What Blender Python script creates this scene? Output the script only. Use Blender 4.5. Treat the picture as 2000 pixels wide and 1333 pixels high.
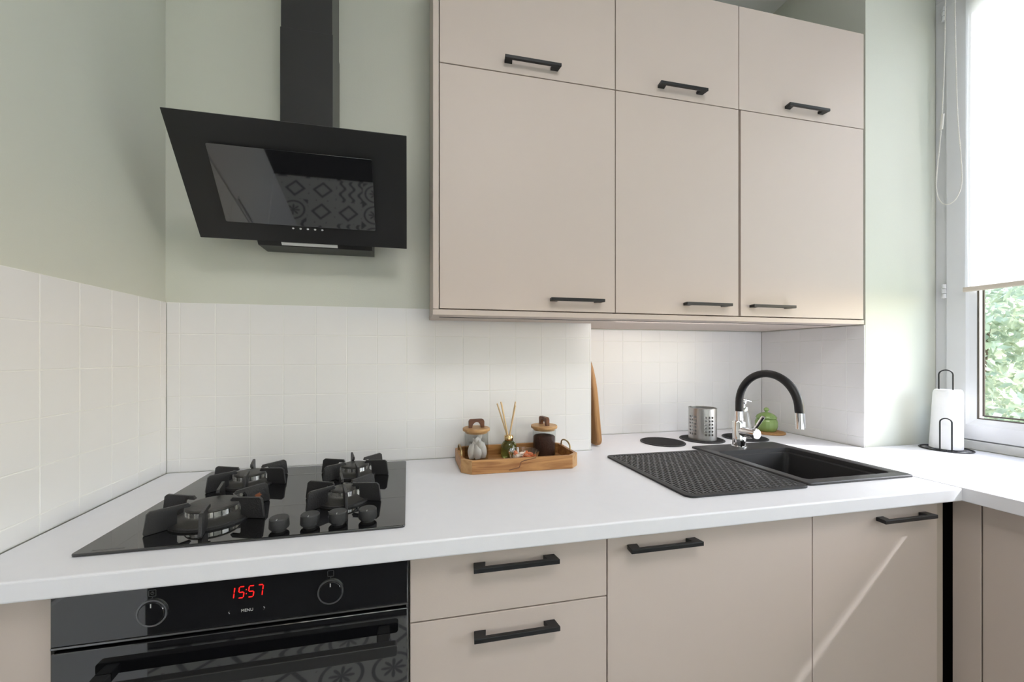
import bpy, bmesh, math, random
import numpy as np
from mathutils import Vector, Matrix

# ---------------------------------------------------------------- scene reset
for o in list(bpy.data.objects):
    bpy.data.objects.remove(o)
SC = bpy.context.scene
COL = SC.collection
rnd = random.Random(7)

# ---------------------------------------------------------------- camera
cam_d = bpy.data.cameras.new('camera')
cam = bpy.data.objects.new('camera', cam_d)
COL.objects.link(cam)
cam.location = (0.0, 0.0, 1.267)
cam.rotation_euler = (math.radians(90), 0, -math.radians(12.1276))
cam_d.sensor_width = 36.0
cam_d.lens = 758.54 / 2000 * 36.0
cam_d.shift_x = (1000 - 960) / 2000
cam_d.shift_y = (697 - 666.5) / 2000
cam_d.clip_start = 0.02
SC.camera = cam

# ---------------------------------------------------------------- world, sun, exposure
SUN_DIR = Vector((-1.0, 0.446, -0.94)).normalized()
W = bpy.data.worlds.new('world')
SC.world = W
W.use_nodes = True
nt = W.node_tree
nt.nodes.clear()
wo = nt.nodes.new('ShaderNodeOutputWorld')
bg = nt.nodes.new('ShaderNodeBackground')
sky = nt.nodes.new('ShaderNodeTexSky')
sky.sky_type = 'NISHITA'
sky.sun_disc = False
sky.sun_elevation = math.asin(-SUN_DIR.z)
sky.sun_rotation = math.atan2(-SUN_DIR.x, -SUN_DIR.y)
sky.air_density = 1.0
sky.dust_density = 1.5
sky.ozone_density = 0.6
bg.inputs['Strength'].default_value = 0.66
nt.links.new(sky.outputs[0], bg.inputs['Color'])
nt.links.new(bg.outputs[0], wo.inputs['Surface'])

sun_d = bpy.data.lights.new('sun', 'SUN')
sun_d.energy = 4.4
sun_d.angle = math.radians(1.6)
sun_d.color = (0.88, 0.92, 1.0)
sun = bpy.data.objects.new('sun', sun_d)
COL.objects.link(sun)
sun.rotation_euler = SUN_DIR.to_track_quat('-Z', 'Y').to_euler()
sun.location = (6, -3, 6)

# portal in the window opening: only guides the sampling of the daylight
po_d = bpy.data.lights.new('window_portal', 'AREA')
po_d.shape = 'RECTANGLE'
po_d.size = 2.1
po_d.size_y = 1.85
po_d.cycles.is_portal = True
po = bpy.data.objects.new('window_portal', po_d)
COL.objects.link(po)
po.location = (2.30, 0.16, 1.85)
po.rotation_euler = (0, math.radians(90), 0)
po.rotation_euler = Vector((-1, 0, 0)).to_track_quat('-Z', 'Z').to_euler()

po2 = bpy.data.objects.new('fill_window_portal', po_d.copy())  # guides daylight through the added rear window
COL.objects.link(po2)
po2.data.size = 2.9
po2.data.size_y = 2.4
po2.location = (0.5, -2.78, 1.40)
po2.rotation_euler = Vector((0, 1, 0)).to_track_quat('-Z', 'Z').to_euler()

FILL_POWER = 11.0
SC.view_settings.view_transform = 'Standard'
SC.view_settings.look = 'None'
SC.view_settings.gamma = 1.0
SC.view_settings.use_curve_mapping = False
SC.view_settings.exposure = 0.64

# ---------------------------------------------------------------- materials
MATS = {}


def mat(name, col, rough=0.5, metal=0.0, spec=0.5, noise=0.0, nscale=8.0, bump=0.0, bscale=60.0,
        trans=0.0, ior=1.45, coat=0.0, emit=None, estr=0.0, stretch=None):
    m = bpy.data.materials.new(name)
    m.use_nodes = True
    n = m.node_tree.nodes
    l = m.node_tree.links
    p = n['Principled BSDF']
    p.inputs['Base Color'].default_value = (*col, 1)
    p.inputs['Roughness'].default_value = rough
    p.inputs['Metallic'].default_value = metal
    p.inputs['Specular IOR Level'].default_value = spec
    p.inputs['Transmission Weight'].default_value = trans
    p.inputs['IOR'].default_value = ior
    p.inputs['Coat Weight'].default_value = coat
    if emit:
        p.inputs['Emission Color'].default_value = (*emit, 1)
        p.inputs['Emission Strength'].default_value = estr
    tc = n.new('ShaderNodeTexCoord')
    src = tc.outputs['Object']
    if stretch:
        mp = n.new('ShaderNodeMapping')
        mp.inputs['Scale'].default_value = stretch
        l.new(src, mp.inputs['Vector'])
        src = mp.outputs['Vector']
    if noise > 0:
        nz = n.new('ShaderNodeTexNoise')
        nz.inputs['Scale'].default_value = nscale
        nz.inputs['Detail'].default_value = 4
        l.new(src, nz.inputs['Vector'])
        mx = n.new('ShaderNodeMix')
        mx.data_type = 'RGBA'
        mx.inputs[6].default_value = (*[c * (1 - noise) for c in col], 1)
        mx.inputs[7].default_value = (*[min(1, c * (1 + noise)) for c in col], 1)
        l.new(nz.outputs['Fac'], mx.inputs[0])
        l.new(mx.outputs[2], p.inputs['Base Color'])
    if bump > 0:
        nb = n.new('ShaderNodeTexNoise')
        nb.inputs['Scale'].default_value = bscale
        nb.inputs['Detail'].default_value = 3
        l.new(src, nb.inputs['Vector'])
        bp = n.new('ShaderNodeBump')
        bp.inputs['Strength'].default_value = bump
        bp.inputs['Distance'].default_value = 0.002
        l.new(nb.outputs['Fac'], bp.inputs['Height'])
        l.new(bp.outputs['Normal'], p.inputs['Normal'])
    MATS[name] = m
    return m


def wood(name, c1, c2, axis='X', scale=1.0, rough=0.45):
    m = bpy.data.materials.new(name)
    m.use_nodes = True
    n = m.node_tree.nodes
    l = m.node_tree.links
    p = n['Principled BSDF']
    p.inputs['Roughness'].default_value = rough
    tc = n.new('ShaderNodeTexCoord')
    mp = n.new('ShaderNodeMapping')
    s = [30 * scale] * 3
    s['XYZ'.index(axis)] = 3.0 * scale
    mp.inputs['Scale'].default_value = s
    nz = n.new('ShaderNodeTexNoise')
    nz.inputs['Scale'].default_value = 1.6
    nz.inputs['Detail'].default_value = 6
    nz.inputs['Distortion'].default_value = 1.2
    cr = n.new('ShaderNodeValToRGB')
    cr.color_ramp.elements[0].position = 0.32
    cr.color_ramp.elements[1].position = 0.68
    cr.color_ramp.elements[0].color = (*c1, 1)
    cr.color_ramp.elements[1].color = (*c2, 1)
    l.new(tc.outputs['Object'], mp.inputs['Vector'])
    l.new(mp.outputs['Vector'], nz.inputs['Vector'])
    l.new(nz.outputs['Fac'], cr.inputs['Fac'])
    l.new(cr.outputs['Color'], p.inputs['Base Color'])
    MATS[name] = m
    return m


mat('paint_green', (0.655, 0.663, 0.585), rough=0.62, noise=0.025, nscale=2.5, bump=0.12, bscale=220)
mat('paint_white', (0.80, 0.80, 0.79), rough=0.7, bump=0.08, bscale=200)
mat('tile', (0.808, 0.798, 0.795), rough=0.30, noise=0.012, nscale=14, bump=0.10, bscale=28)
mat('grout', (0.84, 0.835, 0.81), rough=0.85, noise=0.03, nscale=30, bump=0.2, bscale=300)
mat('worktop', (0.845, 0.84, 0.875), rough=0.42, noise=0.02, nscale=30, bump=0.06, bscale=500)
mat('beige', (0.605, 0.515, 0.458), rough=0.48, noise=0.02, nscale=4, bump=0.05, bscale=400)
mat('carcass', (0.50, 0.43, 0.36), rough=0.6, noise=0.03, nscale=6)
mat('corner_dark', (0.16, 0.14, 0.125), rough=0.6, noise=0.05, nscale=6)
mat('black_metal', (0.012, 0.012, 0.013), rough=0.38, bump=0.15, bscale=700)
mat('gap_dark', (0.02, 0.018, 0.016), rough=0.7, noise=0.1)
mat('hood_satin', (0.017, 0.0165, 0.0165), rough=0.36, noise=0.08, nscale=20, bump=0.05, bscale=600)
mat('hood_chimney', (0.028, 0.027, 0.027), rough=0.33, spec=0.6, noise=0.06, nscale=12)
mat('black_glass', (0.006, 0.006, 0.007), rough=0.03, ior=2.1, noise=0.1, nscale=5)
mat('hob_glass', (0.007, 0.007, 0.008), rough=0.03, ior=1.85, noise=0.1, nscale=5)
mat('oven_steel', (0.30, 0.30, 0.30), rough=0.28, metal=1.0, noise=0.08, nscale=30)
mat('cast_iron', (0.026, 0.025, 0.026), rough=0.45, noise=0.25, nscale=25, bump=0.4, bscale=260)
mat('burner_enamel', (0.035, 0.033, 0.030), rough=0.42, noise=0.25, nscale=30, bump=0.2, bscale=200)
mat('burnt_mark', (0.24, 0.075, 0.03), rough=0.5, noise=0.5, nscale=60)
mat('aluminium', (0.80, 0.79, 0.77), rough=0.25, metal=1.0, noise=0.12, nscale=60)
mat('chrome', (0.86, 0.86, 0.87), rough=0.05, metal=1.0, noise=0.02)
mat('stainless', (0.50, 0.49, 0.475), rough=0.34, metal=1.0, noise=0.10, nscale=3, stretch=(40, 40, 1))
mat('knob_black', (0.03, 0.03, 0.031), rough=0.5, bump=0.2, bscale=600, noise=0.05)
mat('granite_black', (0.028, 0.027, 0.028), rough=0.42, noise=0.35, nscale=500, bump=0.3, bscale=600)
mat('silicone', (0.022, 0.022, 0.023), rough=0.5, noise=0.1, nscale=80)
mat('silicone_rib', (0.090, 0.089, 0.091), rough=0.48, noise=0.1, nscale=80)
mat('pad_black', (0.035, 0.034, 0.036), rough=0.6, noise=0.15, nscale=120, bump=0.5, bscale=600)
mat('hose_black', (0.012, 0.0115, 0.013), rough=0.42, noise=0.1, nscale=80)
mat('glass_solid', (0.97, 0.985, 0.98), rough=0.0, trans=1.0, ior=1.45, noise=0.005)
mat('glass_green', (0.40, 0.48, 0.16), rough=0.02, trans=0.92, ior=1.45, noise=0.05)
mat('glass_soap', (0.62, 0.60, 0.57), rough=0.12, trans=0.55, ior=1.45, noise=0.05)
mat('gold', (0.78, 0.58, 0.30), rough=0.16, metal=1.0, noise=0.05)
mat('brass_dark', (0.42, 0.30, 0.15), rough=0.3, metal=1.0, noise=0.15, nscale=60)
mat('reed', (0.72, 0.52, 0.29), rough=0.7, noise=0.15, nscale=60)
mat('tea_white', (0.66, 0.63, 0.615), rough=0.8, noise=0.08, nscale=60, bump=0.4, bscale=300)
mat('tea_dark', (0.045, 0.016, 0.010), rough=0.75, noise=0.6, nscale=220, bump=1.0, bscale=260)
mat('candy_orange', (0.80, 0.24, 0.10), rough=0.3, noise=0.2, nscale=40)
mat('candy_cream', (0.85, 0.70, 0.58), rough=0.3, noise=0.1, nscale=40)
mat('ceramic_green', (0.27, 0.40, 0.13), rough=0.16, noise=0.12, nscale=20, coat=0.4)
mat('cork', (0.46, 0.25, 0.10), rough=0.75, noise=0.3, nscale=140, bump=0.5, bscale=300)
mat('paper', (0.86, 0.86, 0.87), rough=0.9, noise=0.015, nscale=50, bump=0.35, bscale=160)
mat('pvc_white', (0.70, 0.70, 0.715), rough=0.35, noise=0.01, nscale=6)
mat('pvc_gasket', (0.10, 0.085, 0.07), rough=0.6, noise=0.1)
mat('sealant', (0.60, 0.60, 0.58), rough=0.6, noise=0.22, nscale=22)
mat('blind_bar', (0.62, 0.55, 0.47), rough=0.6, noise=0.03)
mat('cord', (0.74, 0.71, 0.66), rough=0.6, noise=0.03)
mat('print_grey', (0.46, 0.46, 0.46), rough=0.5, noise=0.03)
mat('print_dim', (0.12, 0.12, 0.12), rough=0.4, noise=0.03)
mat('led_red', (0.3, 0.0, 0.0), rough=0.4, emit=(1.0, 0.012, 0.010), estr=1.1, noise=0.02)
mat('lamp_lens', (0.75, 0.75, 0.73), rough=0.35, noise=0.02)
mat('fill_diffuser', (0.9, 0.9, 0.9), rough=0.6, emit=(1.0, 0.96, 0.9), estr=2.0, noise=0.01)
mat('bark', (0.12, 0.085, 0.055), rough=0.9, noise=0.3, nscale=8, bump=0.8, bscale=20)
mat('grass', (0.16, 0.24, 0.07), rough=0.9, noise=0.3, nscale=2)
mat('rug_dark', (0.030, 0.030, 0.033), rough=0.95, noise=0.3, nscale=40, bump=0.6, bscale=300)
mat('fridge_white', (0.74, 0.735, 0.755), rough=0.3, noise=0.02, nscale=4)
mat('led_strip', (0.06, 0.055, 0.06), rough=0.4, noise=0.05)
wood('wood_tray', (0.25, 0.095, 0.026), (0.60, 0.315, 0.115), 'X')
wood('wood_light', (0.42, 0.22, 0.085), (0.60, 0.37, 0.17), 'X', 0.8)
wood('wood_dark', (0.085, 0.030, 0.012), (0.19, 0.075, 0.030), 'X')
wood('wood_board', (0.24, 0.105, 0.035), (0.46, 0.245, 0.095), 'Z', 0.8)


def translucent_mat(name, tint, fac):
    m = bpy.data.materials.new(name)
    m.use_nodes = True
    n = m.node_tree.nodes
    l = m.node_tree.links
    n.remove(n['Principled BSDF'])
    out = n['Material Output']
    d = n.new('ShaderNodeBsdfDiffuse')
    t = n.new('ShaderNodeBsdfTranslucent')
    mx = n.new('ShaderNodeMixShader')
    tc = n.new('ShaderNodeTexCoord')
    nz = n.new('ShaderNodeTexNoise')
    nz.inputs['Scale'].default_value = 180
    mp = n.new('ShaderNodeMapRange')
    mp.inputs['To Min'].default_value = 0.82
    mp.inputs['To Max'].default_value = 0.88
    l.new(tc.outputs['Object'], nz.inputs['Vector'])
    l.new(nz.outputs['Fac'], mp.inputs['Value'])
    tm = n.new('ShaderNodeVectorMath')
    tm.operation = 'MULTIPLY'
    tm.inputs[1].default_value = tint
    l.new(mp.outputs[0], tm.inputs[0])
    l.new(tm.outputs[0], d.inputs['Color'])
    l.new(tm.outputs[0], t.inputs['Color'])
    mx.inputs[0].default_value = fac
    l.new(d.outputs[0], mx.inputs[1])
    l.new(t.outputs[0], mx.inputs[2])
    l.new(mx.outputs[0], out.inputs['Surface'])
    MATS[name] = m


def thin_glass(name, tint, refl=0.06):
    m = bpy.data.materials.new(name)
    m.use_nodes = True
    n = m.node_tree.nodes
    l = m.node_tree.links
    n.remove(n['Principled BSDF'])
    tr_ = n.new('ShaderNodeBsdfTransparent')
    tr_.inputs['Color'].default_value = (*tint, 1)
    gl = n.new('ShaderNodeBsdfGlossy')
    gl.inputs['Roughness'].default_value = 0.02
    lw = n.new('ShaderNodeFresnel')
    lw.inputs['IOR'].default_value = 1.45
    mx = n.new('ShaderNodeMixShader')
    ge = n.new('ShaderNodeNewGeometry')
    sb_ = n.new('ShaderNodeMath')
    sb_.operation = 'SUBTRACT'
    sb_.inputs[0].default_value = 1.0
    l.new(ge.outputs['Backfacing'], sb_.inputs[1])
    ml = n.new('ShaderNodeMath')
    ml.operation = 'MULTIPLY'
    l.new(lw.outputs[0], ml.inputs[0])
    l.new(sb_.outputs[0], ml.inputs[1])
    l.new(ml.outputs[0], mx.inputs[0])
    l.new(tr_.outputs[0], mx.inputs[1])
    l.new(gl.outputs[0], mx.inputs[2])
    l.new(mx.outputs[0], n['Material Output'].inputs['Surface'])
    MATS[name] = m


thin_glass('glass_pane', (0.97, 0.98, 0.975))
thin_glass('glass_clear', (0.955, 0.965, 0.96))


def leaf_mat(name, c1, c2):
    m = bpy.data.materials.new(name)
    m.use_nodes = True
    n = m.node_tree.nodes
    l = m.node_tree.links
    p = n['Principled BSDF']
    p.inputs['Roughness'].default_value = 0.5
    tc = n.new('ShaderNodeTexCoord')
    nz = n.new('ShaderNodeTexNoise')
    nz.inputs['Scale'].default_value = 3.5
    nz.inputs['Detail'].default_value = 5
    cr = n.new('ShaderNodeValToRGB')
    cr.color_ramp.elements[0].position = 0.35
    cr.color_ramp.elements[1].position = 0.65
    cr.color_ramp.elements[0].color = (*c1, 1)
    cr.color_ramp.elements[1].color = (*c2, 1)
    l.new(tc.outputs['Object'], nz.inputs['Vector'])
    l.new(nz.outputs['Fac'], cr.inputs['Fac'])
    l.new(cr.outputs['Color'], p.inputs['Base Color'])
    t = n.new('ShaderNodeBsdfTranslucent')
    l.new(cr.outputs['Color'], t.inputs['Color'])
    mx = n.new('ShaderNodeMixShader')
    mx.inputs[0].default_value = 0.4
    l.new(p.outputs[0], mx.inputs[1])
    l.new(t.outputs[0], mx.inputs[2])
    l.new(mx.outputs[0], n['Material Output'].inputs['Surface'])
    MATS[name] = m


def floor_mat():
    """patterned grey cement tiles: 20 cm squares with rings, stars and dark joints"""
    m = bpy.data.materials.new('floor_tiles')
    m.use_nodes = True
    n = m.node_tree.nodes
    l = m.node_tree.links
    p = n['Principled BSDF']
    p.inputs['Roughness'].default_value = 0.4

    def mth(op, a, b=None):
        q = n.new('ShaderNodeMath')
        q.operation = op
        for i, v in enumerate((a, b)):
            if v is None:
                continue
            if isinstance(v, (int, float)):
                q.inputs[i].default_value = v
            else:
                l.new(v, q.inputs[i])
        return q.outputs[0]
    tc = n.new('ShaderNodeTexCoord')
    sp = n.new('ShaderNodeSeparateXYZ')
    l.new(tc.outputs['Object'], sp.inputs[0])
    fx = mth('SUBTRACT', mth('FRACT', mth('MULTIPLY', sp.outputs[0], 5.0)), 0.5)
    fy = mth('SUBTRACT', mth('FRACT', mth('MULTIPLY', sp.outputs[1], 5.0)), 0.5)
    r = mth('SQRT', mth('ADD', mth('MULTIPLY', fx, fx), mth('MULTIPLY', fy, fy)))
    ang = mth('ARCTAN2', fy, fx)
    petal = mth('MULTIPLY', mth('ABSOLUTE', mth('COSINE', mth('MULTIPLY', ang, 4.0))), 0.25)
    star = mth('LESS_THAN', r, petal)
    ring = mth('MULTIPLY', mth('GREATER_THAN', r, 0.36), mth('LESS_THAN', r, 0.43))
    sum_ = mth('ADD', mth('ABSOLUTE', fx), mth('ABSOLUTE', fy))
    diag = mth('GREATER_THAN', sum_, 0.80)
    pat_a = mth('MINIMUM', mth('ADD', mth('ADD', star, ring), diag), 1.0)
    dia = mth('MULTIPLY', mth('GREATER_THAN', sum_, 0.26), mth('LESS_THAN', sum_, 0.38))
    pat_b = mth('MINIMUM', mth('ADD', dia, mth('GREATER_THAN', r, mth('ADD', 0.50, petal))), 1.0)
    wav = mth('SINE', mth('ADD', mth('MULTIPLY', fx, 18.0), mth('MULTIPLY', mth('SINE', mth('MULTIPLY', fy, 12.0)), 1.5)))
    pat_c = mth('GREATER_THAN', wav, 0.55)
    cx_n = n.new('ShaderNodeCombineXYZ')
    l.new(mth('FLOOR', mth('MULTIPLY', sp.outputs[0], 5.0)), cx_n.inputs[0])
    l.new(mth('FLOOR', mth('MULTIPLY', sp.outputs[1], 5.0)), cx_n.inputs[1])
    wn = n.new('ShaderNodeTexWhiteNoise')
    wn.noise_dimensions = '2D'
    l.new(cx_n.outputs[0], wn.inputs['Vector'])
    sel_a = mth('LESS_THAN', wn.outputs['Value'], 0.40)
    sel_c = mth('GREATER_THAN', wn.outputs['Value'], 0.74)
    sel_b = mth('SUBTRACT', 1.0, mth('ADD', sel_a, sel_c))
    pat = mth('ADD', mth('ADD', mth('MULTIPLY', pat_a, sel_a), mth('MULTIPLY', pat_b, sel_b)), mth('MULTIPLY', pat_c, sel_c))
    mx = n.new('ShaderNodeMix')
    mx.data_type = 'RGBA'
    mx.inputs[6].default_value = (0.52, 0.52, 0.51, 1)
    mx.inputs[7].default_value = (0.16, 0.16, 0.165, 1)
    l.new(pat, mx.inputs[0])
    l.new(mx.outputs[2], p.inputs['Base Color'])
    MATS['floor_tiles'] = m


translucent_mat('blind_fabric', (0.945, 0.955, 1.0), 0.42)
translucent_mat('fill_curtain', (1.0, 0.93, 0.86), 0.66)
floor_mat()
leaf_mat('leaf_a', (0.33, 0.38, 0.27), (0.66, 0.68, 0.50))
leaf_mat('leaf_b', (0.30, 0.36, 0.29), (0.52, 0.57, 0.43))


# ---------------------------------------------------------------- mesh helpers
class MB:
    def __init__(self):
        self.v = []
        self.f = []

    def add(self, vs, fs):
        b = len(self.v)
        self.v += [tuple(x) for x in vs]
        self.f += [tuple(i + b for i in q) for q in fs]
        return self

    def box(self, x0, x1, y0, y1, z0, z1):
        vs = [(x, y, z) for z in (z0, z1) for y in (y0, y1) for x in (x0, x1)]
        return self.add(vs, [(0, 2, 3, 1), (4, 5, 7, 6), (0, 1, 5, 4), (2, 6, 7, 3), (0, 4, 6, 2), (1, 3, 7, 5)])

    def obox(self, c, ax, ay, az):
        """oriented box: centre and three half-axis vectors"""
        c, ax, ay, az = map(Vector, (c, ax, ay, az))
        vs = [c + sx * ax + sy * ay + sz * az for sz in (-1, 1) for sy in (-1, 1) for sx in (-1, 1)]
        return self.add(vs, [(0, 2, 3, 1), (4, 5, 7, 6), (0, 1, 5, 4), (2, 6, 7, 3), (0, 4, 6, 2), (1, 3, 7, 5)])

    def prism(self, poly, w0, w1, fn=None):
        """extrude a 2-D polygon from w0 to w1; fn maps (a, b, w) to a point (default xy + z)"""
        fn = fn or (lambda a, b, w: (a, b, w))
        n = len(poly)
        vs = [fn(a, b, w0) for a, b in poly] + [fn(a, b, w1) for a, b in poly]
        fs = [tuple(range(n - 1, -1, -1)), tuple(range(n, 2 * n))]
        fs += [(i, (i + 1) % n, n + (i + 1) % n, n + i) for i in range(n)]
        return self.add(vs, fs)

    def ring(self, outer, inner, z0, z1):
        n = len(outer)
        vs = [(a, b, z) for z in (z0, z1) for P in (outer, inner) for a, b in P]
        fs = []
        for i in range(n):
            j = (i + 1) % n
            fs += [(i, j, 2 * n + j, 2 * n + i), (n + j, n + i, 3 * n + i, 3 * n + j),
                   (2 * n + i, 2 * n + j, 3 * n + j, 3 * n + i), (j, i, n + i, n + j)]
        return self.add(vs, fs)

    def lathe(self, prof, c=(0, 0, 0), seg=32, M=None, rmod=None, closed=False):
        """revolve (r, z) pairs round z at c; M optional 4x4 applied before the offset"""
        vs, fs = [], []
        rows = []
        for r, z in prof:
            if r < 1e-6:
                rows.append([len(vs)])
                vs.append((0, 0, z))
            else:
                rows.append(list(range(len(vs), len(vs) + seg)))
                for k in range(seg):
                    t = 2 * math.pi * k / seg
                    q = r * (rmod(t, z) if rmod else 1)
                    vs.append((q * math.cos(t), q * math.sin(t), z))
        pairs = list(zip(rows[:-1], rows[1:]))
        if closed:
            pairs.append((rows[-1], rows[0]))
        for A, B in pairs:
            if len(A) == 1 and len(B) == 1:
                continue
            for k in range(seg):
                j = (k + 1) % seg
                if len(A) == 1:
                    fs.append((A[0], B[j], B[k]))
                elif len(B) == 1:
                    fs.append((A[k], A[j], B[0]))
                else:
                    fs.append((A[k], A[j], B[j], B[k]))
        if not closed:
            if len(rows[0]) > 1:
                fs.append(tuple(reversed(rows[0])))
            if len(rows[-1]) > 1:
                fs.append(tuple(rows[-1]))
        if M is not None:
            vs = [M @ Vector(p) for p in vs]
        return self.add([(p[0] + c[0], p[1] + c[1], p[2] + c[2]) for p in vs], fs)

    def tube(self, pts, r, seg=10, closed=False, flat=1.0):
        P = [Vector(p) for p in pts]
        n = len(P)
        tang = []
        for i in range(n):
            a = P[(i - 1) % n] if (closed or i > 0) else P[i]
            b = P[(i + 1) % n] if (closed or i < n - 1) else P[i]
            tang.append((b - a).normalized())
        t0 = tang[0]
        nrm = t0.orthogonal().normalized()
        vs = []
        for i in range(n):
            if i:
                q = tang[i - 1].rotation_difference(tang[i])
                nrm = (q @ nrm).normalized()
            bi = tang[i].cross(nrm)
            rr = r[i] if isinstance(r, (list, tuple)) else r
            for k in range(seg):
                t = 2 * math.pi * k / seg
                vs.append(P[i] + nrm * (rr * math.cos(t)) + bi * (rr * flat * math.sin(t)))
        fs = []
        for i in range(n if closed else n - 1):
            a, b = i * seg, ((i + 1) % n) * seg
            for k in range(seg):
                j = (k + 1) % seg
                fs.append((a + k, a + j, b + j, b + k))
        if not closed:
            fs.append(tuple(range(seg - 1, -1, -1)))
            fs.append(tuple(range((n - 1) * seg, n * seg)))
        return self.add(vs, fs)

    def cyl(self, p0, p1, r, seg=24, r1=None):
        return self.tube([p0, p1], [r, r if r1 is None else r1], seg)


def rrect(x0, x1, y0, y1, r, n=6):
    out = []
    rs = r if isinstance(r, (list, tuple)) else (r, r, r, r)
    for (cx, cy, a, q) in ((x1 - rs[0], y0 + rs[0], -90, rs[0]), (x1 - rs[1], y1 - rs[1], 0, rs[1]),
                           (x0 + rs[2], y1 - rs[2], 90, rs[2]), (x0 + rs[3], y0 + rs[3], 180, rs[3])):
        for i in range(n + 1):
            t = math.radians(a + 90 * i / n)
            out.append((cx + q * math.cos(t), cy + q * math.sin(t)))
    return out


WLOC = {}


def mesh_of(name, mb, m, smooth=None, origin=(0, 0, 0)):
    me = bpy.data.meshes.new(name)
    ox, oy, oz = origin
    me.from_pydata([(x - ox, y - oy, z - oz) for x, y, z in mb.v], [], mb.f)
    bm = bmesh.new()
    bm.from_mesh(me)
    bmesh.ops.recalc_face_normals(bm, faces=bm.faces)
    bm.to_mesh(me)
    bm.free()
    me.materials.append(MATS[m])
    if smooth is not None:
        for p in me.polygons:
            p.use_smooth = True
        me.set_sharp_from_angle(angle=math.radians(smooth))
    return me


def link(o, parent=None, wloc=(0, 0, 0)):
    COL.objects.link(o)
    if parent is not None:
        o.parent = parent
        pl = WLOC[parent.name]
        o.location = tuple(a - b for a, b in zip(wloc, pl))
    else:
        o.location = wloc
    WLOC[o.name] = tuple(wloc)
    return o


def obj(name, mb, m, parent=None, smooth=None, bevel=0.0, bseg=2, label=None):
    xs = np.array(mb.v)
    lo, hi = xs.min(0), xs.max(0)
    org = ((lo[0] + hi[0]) / 2, (lo[1] + hi[1]) / 2, lo[2])
    me = mesh_of(name, mb, m, smooth, org)
    o = bpy.data.objects.new(name, me)
    link(o, parent, org)
    if bevel > 0:
        b = o.modifiers.new('bevel', 'BEVEL')
        b.width = bevel
        b.segments = bseg
        b.limit_method = 'ANGLE'
        b.angle_limit = math.radians(35)
        b.harden_normals = False
    if label:
        o['label'] = label
    return o


def tag(o, label, cat, group=None):
    o['label'] = label
    o['category'] = cat
    if group:
        o['group'] = group
    return o


def thing(name, label, cat, loc, group=None):
    o = bpy.data.objects.new(name, None)
    o.empty_display_size = 0.05
    link(o, None, loc)
    return tag(o, label, cat, group)


def struct(name, mb, m, bevel=0.0):
    o = obj(name, mb, m, bevel=bevel)
    o['kind'] = 'structure'
    return o


def inst(name, me, parent, wloc, rot=None):
    o = bpy.data.objects.new(name, me)
    link(o, parent, wloc)
    if rot:
        o.rotation_euler = rot
    return o


# ================================================================= THE ROOM
CT = 0.90          # worktop height
XL = -0.7436       # tiled face of the left wall
YB = 1.410         # tiled face of the back wall
XS = 0.7044        # where the back wall steps back into the niche
YN = 1.678         # tiled face of the niche back
XP = 1.796         # tiled face of the niche side / pier edge
YP = 1.2126        # painted face of the pier
XW = 2.17          # inner face of the window frame
CEIL = 3.0
TT = 0.005         # tiles stand proud of the paint by this much

floor = struct('floor', MB().box(-2.2, 2.285, -2.6, 1.95, -0.12, 0.0), 'floor_tiles')
ceil_ = struct('ceiling', MB().box(-2.2, 2.285, -2.6, 1.95, CEIL, CEIL + 0.15), 'paint_white')
tag(obj('added_rug', MB().prism(rrect(-1.95, 1.42, -2.3, -0.34, 0.02, 4), 0.0005, 0.011), 'rug_dark', bevel=0.003),  # unseen dark floor cover, added to darken oven and hood reflections
    'large charcoal mat added on the unseen floor to darken glass reflections', 'added_rug')
w_back = struct('wall_back', MB().box(XL - 0.3, XS - TT, YB + TT, 1.95, 0, CEIL), 'paint_green')
w_left = struct('wall_left', MB().box(XL - 0.16, XL - TT, 0.776, YB + TT, 0, CEIL), 'paint_green')
w_niche = struct('wall_niche', MB().box(XS - TT, XP + TT, YN + TT, 1.95, 0, CEIL), 'paint_green')
w_pier = struct('wall_pier', MB().box(XP + TT, 2.285, YP, 1.95, 0, CEIL), 'paint_green')
struct('wall_far_left', MB().box(-2.35, -2.2, -2.6, 1.95, 0, CEIL), 'paint_white')
struct('wall_passage', MB().box(-2.2, XL - 0.16, 1.0, 1.15, 0, CEIL), 'paint_white')
mb = MB().box(-2.2, -0.95, -2.75, -2.6, 0, CEIL)
mb.box(1.95, 2.285, -2.75, -2.6, 0, CEIL)
mb.box(-0.95, 1.95, -2.75, -2.6, 0, 0.20)
mb.box(-0.95, 1.95, -2.75, -2.6, 2.60, CEIL)
struct('wall_rear', mb, 'paint_white')
w2 = bpy.data.objects.new('fill_window', None)  # added rear window, unseen; lets daylight in as frontal fill
link(w2, None, (0.5, -2.70, 0.20))
w2['kind'] = 'structure'
mb = MB()
for x in (-0.95, 0.475, 1.90):
    mb.box(x, x + 0.05, -2.73, -2.66, 0.20, 2.60)
for z in (0.20, 2.55):
    mb.box(-0.90, 0.475, -2.73, -2.66, z, z + 0.05)
    mb.box(0.525, 1.90, -2.73, -2.66, z, z + 0.05)
obj('frame', mb, 'pvc_white', w2)
obj('pane', MB().box(-0.90, 0.475, -2.70, -2.696, 0.25, 2.55), 'glass_pane', w2)
obj('pane', MB().box(0.525, 1.90, -2.70, -2.696, 0.25, 2.55), 'glass_pane', w2)
vs, fs = [], []
for i in range(121):
    x = -1.05 + 3.1 * i / 120
    for z in (0.05, 2.72):
        vs.append((x, -2.52 + 0.03 * math.sin(i * 0.9), z))
for i in range(120):
    fs.append((2 * i, 2 * i + 2, 2 * i + 3, 2 * i + 1))
ct = thing('fill_curtain', 'cream voile drape added at the rear window for frontal fill light', 'fill_curtain', (0.5, -2.52, 0.05))  # added fabric, lit from outside, spreads warm fill over the fronts
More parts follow.
